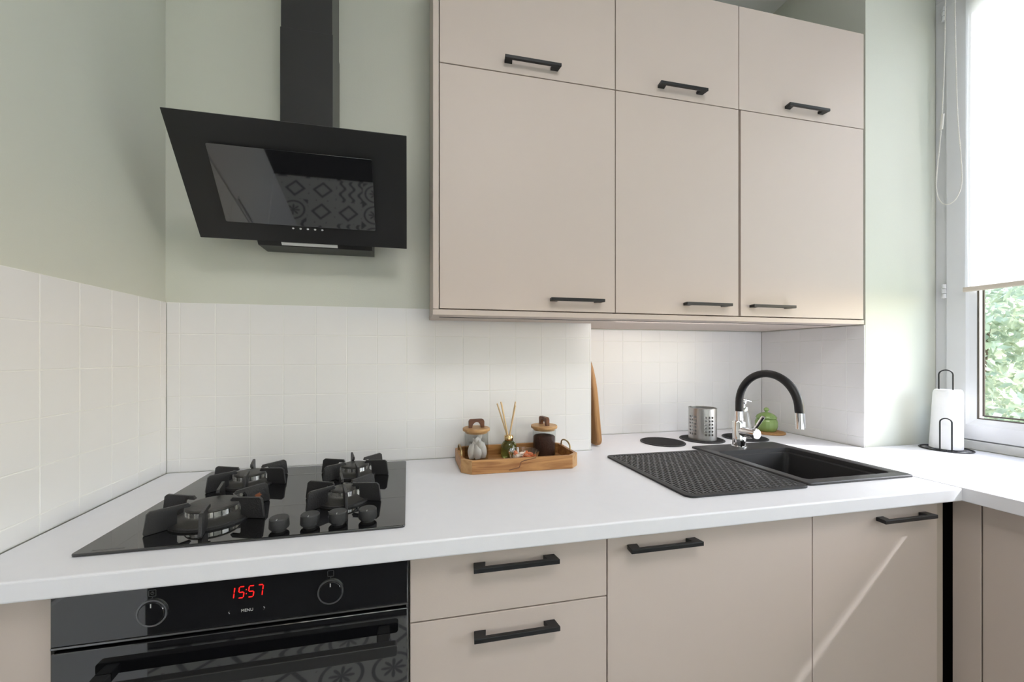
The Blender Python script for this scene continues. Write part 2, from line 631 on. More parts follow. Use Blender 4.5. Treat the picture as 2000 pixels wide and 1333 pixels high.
obj('fabric', MB().add(vs, fs), 'fill_curtain', ct, smooth=80)
obj('rail', MB().cyl((-1.1, -2.52, 2.735), (2.1, -2.52, 2.735), 0.012, 12), 'pvc_white', ct, smooth=60)
# right wall round the window opening: y -0.9..YP, z 0.90..2.78
WY0, WZ1 = -0.90, 2.80
mb = MB().box(2.16, 2.285, -2.6, YP, 0, CT - 0.005)
mb.box(2.16, 2.285, -2.6, WY0, CT - 0.005, CEIL)
mb.box(2.16, 2.285, WY0, YP, WZ1, CEIL)
w_right = struct('wall_right', mb, 'paint_green')

# ---- wall tiles: every tile is a piece of its own
TILE_CACHE = {}
GAP = 0.0019


def tile_mesh(a, b):
    k = (round(a, 3), round(b, 3))
    if k not in TILE_CACHE:
        d = 0.004
        e = 0.0008
        vs = [(-a / 2, 0, -b / 2), (a / 2, 0, -b / 2), (a / 2, 0, b / 2), (-a / 2, 0, b / 2),
              (-a / 2, -d + e, -b / 2), (a / 2, -d + e, -b / 2), (a / 2, -d + e, b / 2), (-a / 2, -d + e, b / 2),
              (-a / 2 + e, -d, -b / 2 + e), (a / 2 - e, -d, -b / 2 + e), (a / 2 - e, -d, b / 2 - e), (-a / 2 + e, -d, b / 2 - e)]
        fs = [(0, 3, 2, 1)]
        for i in range(4):
            j = (i + 1) % 4
            fs += [(i, j, 4 + j, 4 + i), (4 + i, 4 + j, 8 + j, 8 + i)]
        fs.append((8, 9, 10, 11))
        TILE_CACHE[k] = mesh_of('tile', MB().add(vs, fs), 'tile')
    return TILE_CACHE[k]


ROWS = [0.901, 0.941, 1.0405, 1.140, 1.2395, 1.339, 1.4385]


def tile_field(wall, cols, rows, axis, face, rot):
    """axis 'x': field faces -y at y=face; axis 'y': field faces +-x at x=face"""
    for i in range(len(cols) - 1):
        for j in range(len(rows) - 1):
            a = cols[i + 1] - cols[i] - GAP
            b = rows[j + 1] - rows[j] - GAP
            if a < 0.004 or b < 0.004:
                continue
            ca, cb = (cols[i] + cols[i + 1]) / 2, (rows[j] + rows[j + 1]) / 2
            w = rnd.uniform(-0.0002, 0.0002)
            tl = (rnd.uniform(-0.002, 0.002), 0, rnd.uniform(-0.002, 0.002))
            if axis == 'x':
                inst('tile', tile_mesh(a, b), wall, (ca, face + 0.0042 + w, cb), (tl[0], 0, rot + tl[2]))
            else:
                s = 1 if abs(rot - math.pi / 2) < 0.1 else -1
                inst('tile', tile_mesh(a, b), wall, (face - s * 0.0042 + w, ca, cb), (0, tl[0], rot + tl[2]))


def steps(a, first, pitch, b):
    out = [a]
    x = first
    while x < b - 0.008:
        if x > a + 0.008:
            out.append(x)
        x += pitch
    return out + [b]


tile_field(w_back, steps(XL, -0.7065, 0.1002, XS), ROWS, 'x', YB, 0)
tile_field(w_left, steps(0.778, 0.78, 0.1, YB), ROWS, 'y', XL, math.pi / 2)
ROWN = ROWS[:-1] + [1.3945]
tile_field(w_niche, steps(XS, 0.801, 0.0995, XP), ROWN, 'x', YN, 0)
tile_field(w_pier, steps(YP + 0.001, 1.2786, 0.0985, YN), ROWN, 'y', XP, -math.pi / 2)
tile_field(w_back, steps(YB + 0.002, 1.48, 0.0995, YN), ROWN, 'y', XS, math.pi / 2)
obj('grout', MB().box(XL, XS - 0.0025, YB + 0.0009, YB + TT, CT, 1.4385), 'grout', w_back)
obj('grout', MB().box(XL - TT, XL - 0.0009, 0.778, YB, CT, 1.4385), 'grout', w_left)
obj('grout', MB().box(XS, XP, YN + 0.0009, YN + TT, CT, 1.3945), 'grout', w_niche)
obj('grout', MB().box(XP + 0.0009, XP + TT, YP + 0.001, YN, CT, 1.3945), 'grout', w_pier)
obj('grout', MB().box(XS - TT, XS - 0.0009, YB + 0.003, YN, CT, 1.3945), 'grout', w_back)

# ---- window in the right wall
win = bpy.data.objects.new('window_1', None)
link(win, None, (XW, 0.42, CT))
win['kind'] = 'structure'
FX0, FX1 = XW, XW + 0.075
mb = MB()
mb.box(FX0 + 0.012, FX1, WY0, YP, CT, 0.942)
mb.box(FX0 + 0.012, FX1, WY0, YP, WZ1 - 0.045, WZ1)
mb.box(FX0 + 0.012, FX1, 1.168, YP, 0.942, WZ1 - 0.045)
mb.box(FX0 + 0.012, FX1, WY0, WY0 + 0.045, 0.942, WZ1 - 0.045)
mb.box(FX0 + 0.012, FX1, 0.090, 0.160, 0.942, WZ1 - 0.045)
obj('frame', mb, 'pvc_white', win, bevel=0.003)
obj('sealant_joint', MB().box(XW - 0.004, XW + 0.012, WY0, YP, CT + 0.003, 0.937), 'sealant', win, bevel=0.002)
for (a, b) in ((0.157, 1.172), (WY0 + 0.042, 0.093)):
    z0, z1 = 0.940, WZ1 - 0.04
    sw = 0.078
    mb = MB()
    O = [(a, z0), (b, z0), (b, z1), (a, z1)]
    prof = [(XW + 0.012, 0.0), (XW - 0.002, 0.002), (XW - 0.002, 0.058), (XW + 0.004, 0.066), (XW + 0.012, sw + 0.004),
            (XW + 0.03, sw + 0.004), (XW + 0.06, sw + 0.0), (XW + 0.06, 0.0)]
    vs, fs = [], []
    for (x, d) in prof:
        vs += [(x, a + d, z0 + d), (x, b - d, z0 + d), (x, b - d, z1 - d), (x, a + d, z1 - d)]
    m_ = len(prof)
    for i in range(m_):
        k = (i + 1) % m_
        for c in range(4):
            e = (c + 1) % 4
            fs.append((i * 4 + c, i * 4 + e, k * 4 + e, k * 4 + c))
    mb.add(vs, fs)
    sash = obj('sash', mb, 'pvc_white', win)
    # gasket, spacer and the pane
    for (d0, d1, x, mm, nm) in ((sw + 0.003, sw + 0.009, XW + 0.014, 'pvc_gasket', 'gasket'),
                                (sw + 0.015, sw + 0.021, XW + 0.020, 'pvc_gasket', 'spacer')):
        mb = MB()
        mb.box(x, x + 0.004, a + d0, a + d1, z0 + d0, z1 - d0)
        mb.box(x, x + 0.004, b - d1, b - d0, z0 + d0, z1 - d0)
        mb.box(x, x + 0.004, a + d1, b - d1, z0 + d0, z0 + d1)
        mb.box(x, x + 0.004, a + d1, b - d1, z1 - d1, z1 - d0)
        obj(nm, mb, mm, sash)
    obj('pane', MB().box(XW + 0.024, XW + 0.028, a + sw, b - sw, z0 + sw, z1 - sw), 'glass_pane', sash)
for z in (1.536, 2.685):
    mb = MB()
    for k in range(3):
        mb.cyl((XW - 0.001, 1.178, z - 0.028 + k * 0.020), (XW - 0.001, 1.178, z - 0.010 + k * 0.020), 0.0075, 14)
    obj('hinge', mb, 'pvc_white', win, smooth=40)

# ---- trees and ground outside (the kitchen is one floor up)
struct('ground', MB().box(-25, 40, -25, 30, -3.2, -3.0), 'grass')


def tree(loc, h, rx, rz, seed, leafmat, label):
    r = np.random.RandomState(seed)
    t = thing('tree', label, 'tree', loc, 'trees outside the window')
    x, y, z = loc
    obj('trunk', MB().tube([(x, y, z), (x + 0.1, y, z + h * 0.3), (x, y + 0.15, z + h * 0.6), (x, y, z + h * 0.85)],
                           [0.19, 0.15, 0.1, 0.05], 10), 'bark', t, smooth=60)
    n = 9000
    cz = z + h - rz
    cl = r.normal(size=(70, 3))
    cl /= np.linalg.norm(cl, axis=1)[:, None]
    cl *= r.uniform(0.3, 1.0, (70, 1)) ** 0.5
    p = cl[r.randint(0, 70, n)] + r.normal(size=(n, 3)) * 0.14
    p = p * [rx, rx, rz] + [x, y, cz]
    d1 = r.normal(size=(n, 3))
    d1 /= np.linalg.norm(d1, axis=1)[:, None]
    d2 = np.cross(d1, r.normal(size=(n, 3)))
    d2 /= np.linalg.norm(d2, axis=1)[:, None]
    s = r.uniform(0.05, 0.09, (n, 1))
    vs = np.empty((n, 4, 3))
    vs[:, 0] = p - d1 * s
    vs[:, 1] = p + d2 * s * 0.5
    vs[:, 2] = p + d1 * s
    vs[:, 3] = p - d2 * s * 0.5
    mb = MB()
    mb.v = [tuple(q) for q in vs.reshape(-1, 3)]
    mb.f = [(4 * i, 4 * i + 1, 4 * i + 2, 4 * i + 3) for i in range(n)]
    o = obj('foliage', mb, leafmat, t)
    o['kind'] = 'stuff'


tree((8.6, 4.2, -3.0), 5.6, 1.5, 2.3, 1, 'leaf_a', 'light green leafy tree filling the window pane under the blind')
tree((13.6, 7.4, -3.0), 7.0, 1.9, 3.0, 2, 'leaf_b', 'darker green tree standing behind the light green tree outside')
tree((13.4, 2.9, -3.0), 5.6, 1.7, 2.2, 3, 'leaf_b', 'low dark tree seen past the right side of the light tree outside')

# ---- added fill lamp on the ceiling, unseen behind the camera
lt = thing('fill_lamp', 'square white fill lamp added on the unseen ceiling', 'lamp', (0.45, -0.55, CEIL))
obj('housing', MB().box(0.05, 0.85, -0.95, -0.15, CEIL - 0.05, CEIL), 'paint_white', lt, bevel=0.004)
obj('diffuser', MB().box(0.07, 0.83, -0.93, -0.17, CEIL - 0.056, CEIL - 0.05), 'fill_diffuser', lt)
ld = bpy.data.lights.new('fill_lamp_light', 'AREA')
ld.shape = 'SQUARE'
ld.size = 0.74
ld.energy = FILL_POWER
ld.color = (1.0, 0.975, 0.96)
lo = bpy.data.objects.new('fill_lamp_light', ld)
link(lo, lt, (0.45, -0.55, CEIL - 0.06))

# ================================================================= WORKTOPS
YF = 0.782           # front edge of the main worktop
XC = 1.511           # front edge of the window worktop
SX0, SX1, SY0, SY1 = 1.128, 1.488, 0.905, 1.335     # sink cut-out


def worktop_main():
    xs = [XL + 0.002, XS + 0.002, SX0, SX1, XC, XP - 0.002]
    ys = [YF, SY0, YP - 0.002, SY1, YB - 0.001, YN - 0.002]
    T = 0.036

    def solid(i, j):
        cx, cy = (xs[i] + xs[i + 1]) / 2, (ys[j] + ys[j + 1]) / 2
        if SX0 < cx < SX1 and SY0 < cy < SY1:
            return False
        if cy > YB - 0.001 and cx < XS:
            return False
        if cx > XC and cy < YP:
            return False
        return True
    bm = bmesh.new()
    vt = {}

    def V(i, j):
        if (i, j) not in vt:
            vt[(i, j)] = bm.verts.new((xs[i], ys[j], CT - T))
        return vt[(i, j)]
    fs = []
    for i in range(len(xs) - 1):
        for j in range(len(ys) - 1):
            if solid(i, j):
                fs.append(bm.faces.new((V(i, j), V(i + 1, j), V(i + 1, j + 1), V(i, j + 1))))
    r = bmesh.ops.extrude_face_region(bm, geom=fs)
    bmesh.ops.translate(bm, vec=(0, 0, T), verts=[g for g in r['geom'] if isinstance(g, bmesh.types.BMVert)])
    bm.verts.index_update()
    mb = MB()
    mb.v = [tuple(v.co) for v in bm.verts]
    mb.f = [tuple(v.index for v in f.verts) for f in bm.faces]
    bm.free()
    return mb


wt = tag(obj('worktop', worktop_main(), 'worktop', bevel=0.004, bseg=3),
         'long pale grey worktop with the hob and the sink let into it', 'worktop')
wt2 = tag(obj('worktop', MB().box(XC + 0.0006, XW - 0.006, -0.34, YP - 0.003, CT - 0.036, CT + 0.002), 'worktop', bevel=0.002),
          'short pale worktop running along under the window, sunlit', 'worktop')

# ================================================================= BASE UNITS
YD = 0.818          # front of the doors
ZT = 0.862          # top of the fronts


def handle_mesh():
    """flat black bar handle, 190 mm, standing 26 mm off the front; origin at the middle on the front"""
    mb = MB()
    h = 0.0052
    prof = [(-0.095, -0.026), (0.095, -0.026), (0.091, 0.0), (0.065, 0.0), (0.069, -0.017), (-0.069, -0.017), (-0.065, 0.0), (-0.091, 0.0)]
    mb.prism(prof, -h, h)
    me = mesh_of('handle', mb, 'black_metal')
    return me


HM = handle_mesh()


def handle(parent, x, y, z):
    o = inst('handle', HM, parent, (x, y, z))
    b = o.modifiers.new('bevel', 'BEVEL')
    b.width = 0.0012
    b.segments = 2
    o['label'] = 'matt black bar handle'
    return o


def front(name, x0, x1, z0, z1, y, parent, hx=None, hz=None, th=0.018):
    g = 0.0016
    d = obj(name, MB().box(x0 + g, x1 - g, y, y + th, z0 + g, z1 - g), 'beige', parent, bevel=0.0012)
    if hx is not None:
        handle(d, hx, y, hz)
    return d


def base_body(x0, x1, parent):
    mb = MB()
    t = 0.016
    y0, y1 = YD + 0.0215, 1.36
    mb.box(x0, x0 + t, y0, y1, 0.10, ZT)
    mb.box(x1 - t, x1, y0, y1, 0.10, ZT)
    mb.box(x0 + t, x1 - t, y0, y1, 0.10, 0.10 + t)
    mb.box(x0 + t, x1 - t, y1 - t, y1, 0.10 + t, ZT)
    obj('body', mb, 'carcass', parent)
    obj('plinth', MB().box(x0, x1, YD + 0.06, YD + 0.075, 0, 0.10), 'carcass', parent)


XD = [0.0028, 0.4480, 1.0360, 1.4810]
u = thing('base_cabinet', 'beige drawer unit beside the oven, with two black bar handles', 'cabinet', (0.225, 1.1, 0))
base_body(XD[0], XD[1], u)
front('drawer', XD[0], XD[1], 0.716, ZT, YD, u, 0.2275, 0.822)
front('drawer', XD[0], XD[1], 0.33, 0.716, YD, u, 0.2285, 0.676)
front('drawer', XD[0], XD[1], 0.10, 0.33, YD, u, 0.2285, 0.29)
u = thing('base_cabinet', 'wide beige base cabinet in front of the drying mat, handle at its upper left', 'cabinet', (0.742, 1.1, 0))
base_body(XD[1], XD[2], u)
front('door', XD[1], XD[2], 0.10, ZT, YD, u, 0.5895, 0.824)
u = thing('base_cabinet', 'beige corner cabinet under the sink, handle at its upper right', 'cabinet', (1.258, 1.1, 0))
base_body(XD[2], XD[3], u)
front('door', XD[2], XD[3], 0.10, ZT, YD, u, 1.342, 0.823)
# filler strip; near-black panels behind it put the corner gap's shade into colour
cf = thing('corner_filler', 'dark recessed gap with a filler strip between the sink cabinet and the right-hand row', 'filler panel', (1.52, YD + 0.05, 0.0))
obj('strip', MB().box(XD[3] + 0.001, 1.527, YD + 0.014, YD + 0.03, 0.0, ZT), 'carcass', cf, bevel=0.001)
obj('recess', MB().box(1.5275, 1.64, YD + 0.075, YD + 0.085, 0.0, ZT).box(1.625, 1.64, YD + 0.006, YD + 0.0745, 0.0, ZT), 'gap_dark', cf)
XR = 1.547
tag(obj('filler_panel', MB().box(XR, XR + 0.018, 0.7645, YD + 0.004, 0.10, ZT), 'beige', bevel=0.001),
    'narrow beige filler panel right of the dark corner gap', 'filler panel')
u = thing('base_cabinet', 'beige base cabinet under the window worktop, at the right edge', 'cabinet', (1.85, 0.4, 0))
obj('body', MB().box(XR + 0.02, 2.155, 0.16, 0.76, 0.10, ZT), 'carcass', u)
obj('plinth', MB().box(XR + 0.06, XR + 0.075, 0.16, 0.76, 0.0, 0.10), 'carcass', u)
obj('door', MB().box(XR, XR + 0.018, 0.163, 0.7615, 0.10, ZT), 'beige', u, bevel=0.0012)
tag(obj('filler_panel', MB().box(XL + 0.002, -0.6035, YD, YD + 0.018, 0.0, ZT), 'beige', bevel=0.001),
    'narrow beige filler panel left of the oven', 'filler panel')

# ================================================================= FRIDGE (left of the worktop, seen only as a reflection)
fr_ = thing('refrigerator', 'tall pale grey refrigerator at the left end of the worktop', 'refrigerator', (-1.05, 0.50, 0.0))
obj('body', MB().box(-1.36, -0.805, 0.285, 0.770, 0.03, 2.02), 'fridge_white', fr_, bevel=0.004)
obj('plinth', MB().box(-1.34, -0.82, 0.295, 0.76, 0.0, 0.03), 'gap_dark', fr_)
for z0, z1 in ((0.05, 0.74), (0.745, 2.02)):
    d_ = obj('door', MB().box(-0.802, -0.742, 0.285, 0.770, z0, z1), 'fridge_white', fr_, bevel=0.006)
    obj('handle', MB().box(-0.7418, -0.735, 0.742, 0.756, (z1 - 0.36 if z0 < 0.5 else z0 + 0.04), (z1 - 0.04 if z0 < 0.5 else z0 + 0.36)), 'fridge_white', d_, bevel=0.002)

# ================================================================= OVEN
OX0, OX1, OY = -0.5945, -0.0005, 0.803
ov = thing('oven', 'black built-in oven with a red clock under the hob', 'oven', (-0.2975, 1.05, 0.26))
obj('body', MB().box(OX0 + 0.02, OX1 - 0.02, OY + 0.03, 1.35, 0.27, 0.85), 'gap_dark', ov)
cp = obj('control_panel', MB().box(OX0, OX1, OY, OY + 0.022, 0.770, 0.862), 'black_glass', ov, bevel=0.0015, label='glossy black glass control panel')
obj('trim_strip', MB().box(OX0, OX1, OY - 0.0008, OY + 0.02, 0.7665, 0.7698), 'oven_steel', cp)
obj('side_trim', MB().box(OX1 - 0.003, OX1 + 0.0012, OY + 0.004, OY + 0.03, 0.26, 0.862), 'oven_steel', ov)
obj('side_trim', MB().box(OX0 - 0.0025, OX0 + 0.002, OY + 0.004, OY + 0.03, 0.26, 0.862), 'gap_dark', ov)
dr = obj('door', MB().box(OX0, OX1, OY, OY + 0.03, 0.27, 0.7595), 'black_glass', ov, bevel=0.002, label='glossy black glass oven door')
# door handle: flat bar on two feet
mb = MB()
mb.prism(rrect(-0.548, -0.020, 0.694, 0.716, 0.006, 4), 0.763, 0.778, lambda a_, b_, w: (a_, w, b_))
for x in (-0.520, -0.048):
    mb.prism([(x - 0.013, OY), (x + 0.013, OY), (x + 0.011, 0.776), (x - 0.011, 0.776)], 0.697, 0.713)
obj('handle', mb, 'hood_satin', dr, bevel=0.0015, label='black bar handle')
# knobs: flush discs with a bright ring, a pointer and a printed symbol above
for x in (-0.445, -0.1468):
    Mx = Matrix.Rotation(math.radians(90), 4, 'X')
    k = obj('knob', MB().lathe([(0.0, 0.0), (0.0205, 0.0), (0.0205, 0.0035), (0.0195, 0.005), (0.0, 0.005)], (x, OY, 0.811), 40, Mx), 'black_glass', cp, smooth=40)
    obj('knob_ring', MB().lathe([(0.0212, 0.0), (0.0238, 0.0), (0.0238, 0.0032), (0.0212, 0.0032)], (x, OY, 0.811), 48, Mx, closed=True), 'oven_steel', k, smooth=40)
    obj('pointer', MB().box(x - 0.0009, x + 0.0009, OY - 0.0054, OY - 0.0045, 0.822, 0.829), 'print_grey', k)
    zi = 0.8455
    fr = MB()
    s_ = 0.0052
    for (a_, b_, c_, d_) in ((-s_ - .0006, -s_, -s_, s_), (s_, s_ + .0006, -s_, s_), (-s_, s_, -s_ - .0006, -s_), (-s_, s_, s_, s_ + .0006)):
        fr.box(x + a_, x + b_, OY - 0.0004, OY + 0.0005, zi + c_, zi + d_)
    if x < -0.3:
        fr.lathe([(0.0022, 0.0), (0.0028, 0.0), (0.0028, 0.0004), (0.0022, 0.0004)], (x, OY, zi), 16, Mx, closed=True)
        fr.box(x - 0.0003, x + 0.0003, OY - 0.0004, OY + 0.0005, zi, zi + 0.002)
    fr.lathe([(0, 0), (0.0009, 0), (0.0009, 0.0004), (0, 0.0004)], (x, OY, 0.8372), 10, Mx)
    obj('symbol', fr, 'print_dim', cp)
# seven-segment clock 15:57
SEG = {'1': 'bc', '5': 'afgcd', '7': 'abc'}
mb = MB()
zc, hh, ww, tk = 0.829, 0.0102, 0.0088, 0.0016


def seg_digit(mb, ch, x0):
    sk = 0.12

    def P(a, b):
        return (x0 + a + b * sk, zc + b)
    L = {'a': ((0, hh), (ww, hh)), 'g': ((0, 0), (ww, 0)), 'd': ((0, -hh), (ww, -hh)), 'b': ((ww, hh), (ww, 0)), 'c': ((ww, 0), (ww, -hh)),
         'f': ((0, hh), (0, 0)), 'e': ((0, 0), (0, -hh))}
    for s in SEG[ch]:
        p, q = L[s]
        p, q = Vector(P(*p)), Vector(P(*q))
        d = (q - p).normalized()
        n_ = Vector((-d.y, d.x))
        p += d * 0.0007
        q -= d * 0.0007
        poly = [p, p + (d + n_) * tk / 2, q + (n_ - d) * tk / 2, q, q - (d + n_) * tk / 2, p + (d - n_) * tk / 2]
        mb.prism([(a.x, a.y) for a in poly], OY - 0.0006, OY + 0.0004, lambda a_, b_, w: (a_, w, b_))


for ch, x0 in (('1', -0.3235), ('5', -0.3070), ('5', -0.2905), ('7', -0.2755)):
    seg_digit(mb, ch, x0)
for z in (0.8255, 0.8330):
    mb.box(-0.2950, -0.2938, OY - 0.0006, OY + 0.0004, z - 0.0008, z + 0.0008)
obj('clock_display', mb, 'led_red', cp, label='red glowing clock digits 15:57')


def text_mesh(body, size, m, x, y, z, parent, name):
    cu = bpy.data.curves.new('txt', 'FONT')
    cu.body = body
    cu.size = size
    cu.align_x = 'CENTER'
    cu.align_y = 'CENTER'
    cu.extrude = 0.0003
    t = bpy.data.objects.new('txt', cu)
    COL.objects.link(t)
    me = bpy.data.meshes.new_from_object(t)
    bpy.data.objects.remove(t)
    me.materials.clear()
    me.materials.append(MATS[m])
    me.name = name
    return inst(name, me, parent, (x, y, z), (math.radians(90), 0, 0))


text_mesh('MENU', 0.0075, 'print_grey', -0.2930, OY - 0.0002, 0.7945, cp, 'lettering')
for x, s in ((-0.3230, -1), (-0.2640, 1)):
    mb = MB()
    for q in (-1, 1):
        mb.obox((x, OY - 0.0002, 0.7945 + q * 0.0014), (s * 0.0011, 0, -q * 0.0015), (0, 0.0004, 0), (0.0003, 0, 0.0003))
    obj('arrow_mark', mb, 'print_grey', cp)

# ================================================================= HOB
HX0, HX1, HY0, HY1 = -0.603, -0.006, 0.852, 1.378
HZ = CT + 0.0005
hob = thing('gas_hob', 'black glass gas hob with four burners set in the worktop', 'hob', (-0.304, 1.115, CT))
obj('glass_plate', MB().prism(rrect(HX0, HX1, HY0, HY1, 0.008, 5), HZ, HZ + 0.0055), 'hob_glass', hob, bevel=0.0016)
ZG = HZ + 0.0055
mk = MB()
mk.box(-0.575, -0.522, 0.8600, 0.8606, ZG, ZG + 0.0002)
mk.box(-0.575, -0.522, 0.8630, 0.8634, ZG, ZG + 0.0002)


def burner(cx, cy, rc, rp, rf, hf, marked=False):
    b = obj('burner', MB().lathe([(0, 0), (rp, 0), (rp, 0.003), (rp - 0.006, 0.006), (rc + 0.012, 0.010), (rc + 0.008, 0.013),
                                  (rc + 0.002, 0.014), (0, 0.014)], (cx, cy, ZG), 48), 'burner_enamel', hob, smooth=35)
    # slotted silver ring
    ring = MB()
    n = 44
    for k in range(n):
        t0 = 2 * math.pi * k / n
        t1 = t0 + 2 * math.pi / n * (0.80 if k % 2 else 1.0)
        ro, ri = rc + 0.0015, rc - 0.006
        z0, z1 = ZG + 0.0135, ZG + 0.0255
        if k % 2:
            ro -= 0.0012
        vs = []
        for z in (z0, z1):
            for (r, t) in ((ro, t0), (ro, t1), (ri, t1), (ri, t0)):
                vs.append((cx + r * math.cos(t), cy + r * math.sin(t), z))
        ring.add(vs, [(0, 3, 2, 1), (4, 5, 6, 7), (0, 1, 5, 4), (1, 2, 6, 5), (2, 3, 7, 6), (3, 0, 4, 7)])
    obj('flame_ring', ring, 'aluminium', b, label='silver slotted flame ring')
    obj('burner_cap', MB().lathe([(0, 0), (rc + 0.001, 0), (rc + 0.0015, 0.002), (rc - 0.001, 0.005), (rc * 0.8, 0.0062), (0, 0.0066)],
                                 (cx, cy, ZG + 0.0256), 40), 'burner_enamel', b, smooth=35)
    obj('igniter', MB().lathe([(0, 0), (0.0028, 0), (0.0028, 0.016), (0.0012, 0.02), (0, 0.02)], (cx + rc + 0.008, cy - 0.004, ZG + 0.004), 10), 'paint_white', b, smooth=40)
    # pan support: low ring and six upright fins
    ps = obj('pan_support', MB().ring([(cx + (rp + 0.004) * math.cos(2 * math.pi * k / 36), cy + (rp + 0.004) * math.sin(2 * math.pi * k / 36)) for k in range(36)],
                                      [(cx + (rp - 0.004) * math.cos(2 * math.pi * k / 36), cy + (rp - 0.004) * math.sin(2 * math.pi * k / 36)) for k in range(36)],
                                      ZG, ZG + 0.005), 'cast_iron', hob)
    ri = rc * 0.82
    for k in range(6):
        t = math.radians(43 + 60 * k)
        c, s = math.cos(t), math.sin(t)
        xin = max(rc + 0.016, rf - 0.058)
        prof = [(xin, 0.0005), (rf - 0.001, 0.0005), (rf, 0.004), (rf - 0.005, hf - 0.005), (rf - 0.011, hf), (xin - 0.02, hf - 0.002), (ri + 0.004, hf - 0.004),
                (ri, hf - 0.008), (ri + 0.003, hf - 0.011), (xin - 0.004, hf - 0.010), (xin, hf - 0.016)]
        fm = MB().prism(prof, -0.0032, 0.0032, lambda a, b_, w: (cx + a * c - w * s, cy + a * s + w * c, ZG + b_))
        fo = obj('fin', fm, 'cast_iron', ps, bevel=0.001)
        if marked and k == 0:
            mk2 = MB()
            pts = []
            for q in range(14):
                a_ = 2 * math.pi * q / 14
                rr = 0.0075 * (0.75 + 0.4 * math.sin(3 * a_) * math.cos(2 * a_ + 1))
                pts.append((rf - 0.027 + rr * 1.3 * math.cos(a_), hf * 0.42 + rr * math.sin(a_)))
            mk2.prism(pts, -0.0036, -0.0031, lambda a, b_, w: (cx + a * c - w * s, cy + a * s + w * c, ZG + b_))
            obj('burnt_mark', mk2, 'burnt_mark', fo, label='orange burnt stain')


burner(-0.430, 0.990, 0.051, 0.080, 0.122, 0.047, True)
burner(-0.443, 1.232, 0.038, 0.064, 0.108, 0.045)
burner(-0.160, 1.258, 0.038, 0.062, 0.106, 0.045)
burner(-0.160, 1.038, 0.028, 0.060, 0.098, 0.045)
for x, y in ((-0.262, 0.882), (-0.2035, 0.888), (-0.1480, 0.891), (-0.0870, 0.894)):
    kb = obj('knob', MB().lathe([(0, 0), (0.014, 0), (0.014, 0.005), (0.0185, 0.006), (0.0195, 0.008), (0.0188, 0.0255), (0.0172, 0.0275), (0.0, 0.028)], (x, y, ZG), 36),
             'knob_black', hob, smooth=35)
    obj('pointer', MB().box(x - 0.0007, x + 0.0007, y - 0.0188, y - 0.012, ZG + 0.0272, ZG + 0.0281), 'print_grey', kb)
obj('brand_marking', mk, 'print_dim', hob, label='small illegible grey print')

# ================================================================= WALL CABINETS
ZB, ZS, ZU = 1.4150, 2.182, 2.567
XU = [0.0942, 0.6951, 1.1967, 1.7935]
YC = YP
cab_txt = [('left beige wall cabinet beside the hood, lower handle at its right', 0.5485, 0.394),
           ('middle beige wall cabinet, narrower than its two neighbours', 1.052, 0.949),
           ('right beige wall cabinet beside the pier, lower handle at its left', 1.334, 1.494)]
for i in range(3):
    x0, x1 = XU[i], XU[i + 1]
    yb = 1.402 if i == 0 else 1.665
    u = thing('wall_cabinet', cab_txt[i][0], 'cabinet', ((x0 + x1) / 2, 1.35, ZB))
    t = 0.016
    bx0 = 0.709 if i == 1 else x0 + 0.001
    bx1 = x1 - 0.001
    y0 = YC + 0.0215
    mb = MB()
    mb.box(bx0, bx0 + t, y0, yb, ZB + 0.001, ZU)
    mb.box(bx1 - t, bx1, y0, yb, ZB + 0.001, ZU)
    for z in (ZB + 0.001, ZS - t / 2, ZU - t):
        mb.box(bx0 + t, bx1 - t, y0, yb, z, z + t)
    mb.box(bx0 + t, bx1 - t, yb - 0.006, yb, ZB + 0.017, ZU - t)
    obj('body', mb, 'carcass', u)
    dx0 = x0 + (0.007 if i == 2 else 0)
    front('door', dx0, x1 - (0.002 if i == 2 else 0), ZB + 0.001, ZS, YC, u, cab_txt[i][1], 1.4545)
    front('flap_door', x0, x1, ZS, ZU, YC, u, cab_txt[i][2], 2.217)
tag(obj('side_panel', MB().box(0.0752, 0.0932, YC, YB - 0.003, 1.4155, ZU), 'beige', bevel=0.001),
    'tall narrow beige end panel at the left of the wall cabinets', 'panel')
bb = thing('bottom_board', 'beige board running along under all the wall cabinets', 'board', (0.93, 1.3, 1.397))
mb = MB()
mb.prism([(0.0742, YC), (1.7935, YC), (1.7935, 1.672), (0.7065, 1.672), (0.7065, 1.4065), (0.0742, 1.4065)], 1.3972, 1.4140)
obj('board', mb, 'beige', bb, bevel=0.001)
obj('light_strip', MB().box(0.100, 1.715, 1.281, 1.2865, 1.3958, 1.399), 'led_strip', bb, label='thin dark light strip')

# added light tucked behind the dark strip, brightening the niche
ud = bpy.data.lights.new('niche_fill_light', 'AREA')
ud.shape = 'RECTANGLE'
ud.size = 0.62
ud.size_y = 0.006
ud.energy = 0.5
ud.color = (1.0, 0.965, 0.95)
uo = bpy.data.objects.new('niche_fill_light', ud)
link(uo, bb, (1.06, 1.2905, 1.3935))
uo.rotation_euler = Vector((0, 0.75, -0.66)).to_track_quat('-Z', 'Y').to_euler()

# ================================================================= COOKER HOOD
hood = thing('cooker_hood', 'black slanted cooker hood with chimney on the green wall', 'cooker hood', (-0.302, 1.30, 1.60))
P0 = Vector((0, 1.109, 1.883))
HD = Vector((0, 0.194, -0.263))
HL = HD.length
HD.normalize()
HN = Vector((0, HD.z, -HD.y))


def hp(x, s, o):
    q = P0 + HD * s + HN * o
    return (x, q.y, q.z)


def slab(x0, x1, s0, s1, o0, o1, r=0.0):
    return MB().prism(rrect(x0, x1, s0, s1, r, 4) if r else [(x0, s0), (x1, s0), (x1, s1), (x0, s1)], o0, o1, lambda a, b, w: hp(a, b, w))


